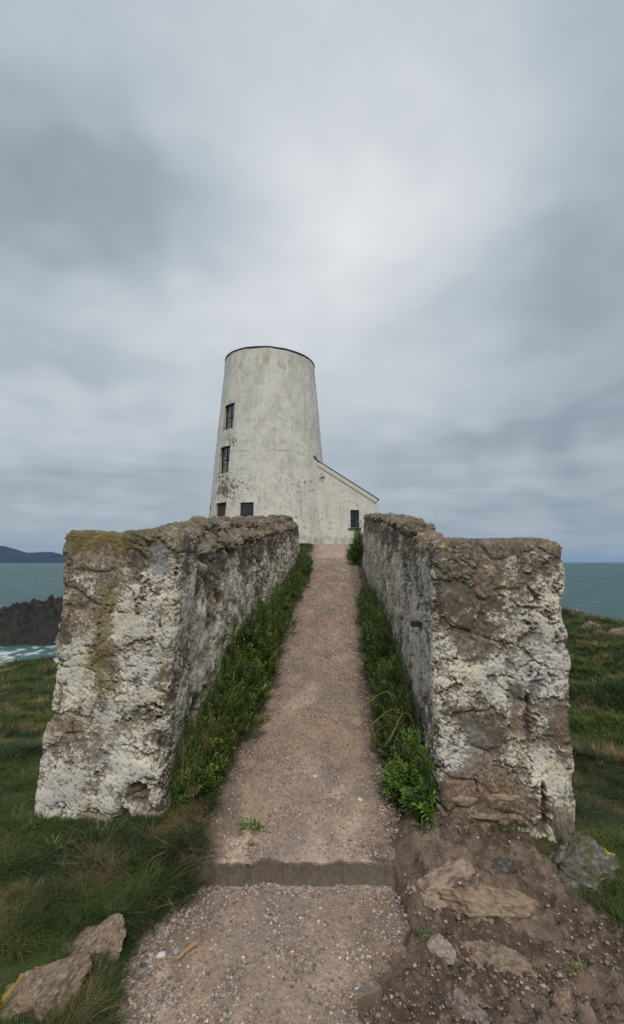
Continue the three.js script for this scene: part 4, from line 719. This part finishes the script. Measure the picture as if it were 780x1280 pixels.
{ // dry stalks hanging out of the grassy shrub by the right pillar
  const g = scene.children.find(o => o.userData.label === 'shrub mixed with dry grass stalks next to the squarer pillar'), r = rng(303);
  for (let i = 0; i < 9; i++) { const a = (r() - 0.5) * 0.5, h = 0.15 + 0.35 * r(), o = 0.15 + 0.22 * r(), c = new THREE.CatmullRomCurve3([new THREE.Vector3(0, h * 0.5, a), new THREE.Vector3(-o * 0.5, h, a + 0.06 * r()), new THREE.Vector3(-o, h * (0.5 + 0.4 * r()), a + 0.16 * r())]); part('dry_stalk', new THREE.TubeGeometry(c, 10, 0.0018, 4), straw, g); }
}
shrub('tall rounded bush beside the tower end of the squarer pillar wall', 1, 12.3, { len: 0.8, out: 0.48, h: 1.15, count: 1500, seed: 77, x: 1.26 });
// ---- small plants and litter
function weed(name, label, x, d, n, len, s, light, spread = 0.05) {
  const y0 = (x > pathL(d) && x < pathR(d)) ? pathTop(x, d) : ground(x, d), g = thing(name, label, 'plant', [x, y0, -d]), r = rng(Math.round(x * 100 + d * 1000));
  for (let i = 0; i < n; i++) {
    const a = i * 2.4 + r(), el = 0.35 + 0.8 * r(), L = len * (0.7 + 0.5 * r()), w = 0.006 * s, pos = [], idx = [];
    for (let k = 0; k <= 4; k++) { const t = k / 4, rad = L * t * Math.cos(el), y = L * (t * Math.sin(el) - 0.3 * t * t), ww = w * Math.sin(Math.PI * (0.12 + 0.86 * t)); pos.push(Math.cos(a) * rad - Math.sin(a) * ww, y, Math.sin(a) * rad + Math.cos(a) * ww, Math.cos(a) * rad, y - ww * 0.5, Math.sin(a) * rad, Math.cos(a) * rad + Math.sin(a) * ww, y, Math.sin(a) * rad - Math.cos(a) * ww); if (k < 4) { const o = k * 3; idx.push(o, o + 1, o + 3, o + 1, o + 4, o + 3, o + 1, o + 2, o + 4, o + 2, o + 5, o + 4); } }
    const q = new THREE.BufferGeometry(); q.setAttribute('position', new THREE.Float32BufferAttribute(pos, 3)); q.setIndex(idx); q.computeVertexNormals();
    const m = part('leaf', q, light[i % light.length], g); m.position.set(spread * (r() - 0.5), 0.002, spread * (r() - 0.5));
  }
  return g;
}
const lf = [plainMat(0.10, 0.17, 0.025, 0.6, { side: THREE.DoubleSide }), plainMat(0.055, 0.115, 0.018, 0.6, { side: THREE.DoubleSide }), plainMat(0.16, 0.21, 0.04, 0.6, { side: THREE.DoubleSide })], dk = [lf[1], plainMat(0.03, 0.07, 0.02, 0.6, { side: THREE.DoubleSide })];
weed('crack_weed', 'small green weed growing from a crack in the path above the step', -0.325, 2.80, 28, 0.085, 0.8, lf, 0.07);
weed('crack_weed', 'small weed hanging at the lip of the step', -0.305, 2.68, 12, 0.045, 0.5, lf, 0.03);
weed('bank_plant', 'pale green rosette plant at the foot of the leaning pillar', -1.10, 2.84, 16, 0.115, 1.1, [lf[2], lf[0]], 0.04);
weed('bank_plant', 'leafy dark green plant in the grass before the leaning pillar', -1.32, 2.70, 18, 0.105, 0.9, lf, 0.06);
weed('bank_plant', 'broad dark rosette at the left corner of the leaning pillar', -1.50, 2.90, 16, 0.10, 1.4, dk, 0.09);
weed('soil_weed', 'dark green tuft in the hollow between bedrock ledges', 0.46, 2.24, 18, 0.05, 0.6, dk, 0.06);
weed('soil_weed', 'thin seedling on the bare soil near the grass edge', 1.02, 2.08, 10, 0.06, 0.5, lf, 0.04);
weed('soil_weed', 'green tuft under the bright shrub at the squarer pillar', 0.60, 2.78, 20, 0.07, 0.7, dk, 0.07);
weed('soil_weed', 'dry tan weed hanging on the soil below the squarer pillar', 0.80, 2.74, 14, 0.06, 0.5, [straw], 0.06);
{ // yellow stick, fallen leaf, straws
  const st = new THREE.CylinderGeometry(0.009, 0.0135, 0.105, 7, 5); { const p = st.getAttribute('position'); for (let i = 0; i < p.count; i++) p.setXYZ(i, p.getX(i) + 0.004 * n3(p.getY(i) * 30, 1, 1), p.getY(i), p.getZ(i) * 0.55); st.computeVertexNormals(); }
  const s = part(numbered('stick'), st, plainMat(0.36, 0.22, 0.10, 0.8), scene); s.position.set(-0.505, pathTop(-0.505, 2.15) + 0.008, -2.15); s.rotation.set(Math.PI / 2, 0, 0.62, 'YXZ'); s.rotation.y = -0.55; s.rotation.z = 0; tag(s, 'short flat yellow stick lying on the lower path', 'stick');
  const leafG = lump(3, v => { v.set(v.x * 0.024, v.y * 0.004 + 0.004 * Math.sin(v.x * 2.5), v.z * 0.010); return [0.58, 0.40, 0.18]; });
  const l1 = part(numbered('dry_leaf'), leafG, vcol(0.8), scene); l1.position.set(-0.31, pathTop(-0.31, 4.55) + 0.008, -4.55); l1.rotation.y = -0.3; l1.scale.setScalar(1.5); tag(l1, 'curled yellow leaf lying on the upper path', 'leaf');
  [[-0.715, 3.62, 0.16, 0.1, 'flat yellow straw caught level in the shrub by the leaning pillar'], [-0.64, 3.36, 0.14, -0.15, 'yellow straw scrap lying low in the shrub by the leaning pillar']].forEach(([x, d, h, ry, l]) => { const m = part(numbered('straw'), lump(3, v => { v.set(v.x * 0.042, v.y * 0.004, v.z * 0.008 * (1 + 0.3 * n3(v.x * 3, 1, 1))); return [0.55, 0.38, 0.13]; }), vcol(0.8), scene); m.position.set(x, ground(x, d) + h, -d); m.rotation.set(0.4, ry, 0.05); tag(m, l, 'straw'); });
}
scene.traverse(o => { if (o.isMesh) { o.castShadow = o.receiveShadow = true; } });
console.log('tris', (() => { let t = 0; scene.traverse(o => { if (o.isMesh && !o.isInstancedMesh) t += (o.geometry.index ? o.geometry.index.count : o.geometry.getAttribute('position').count) / 3; }); return t; })());
renderer.render(scene, camera);
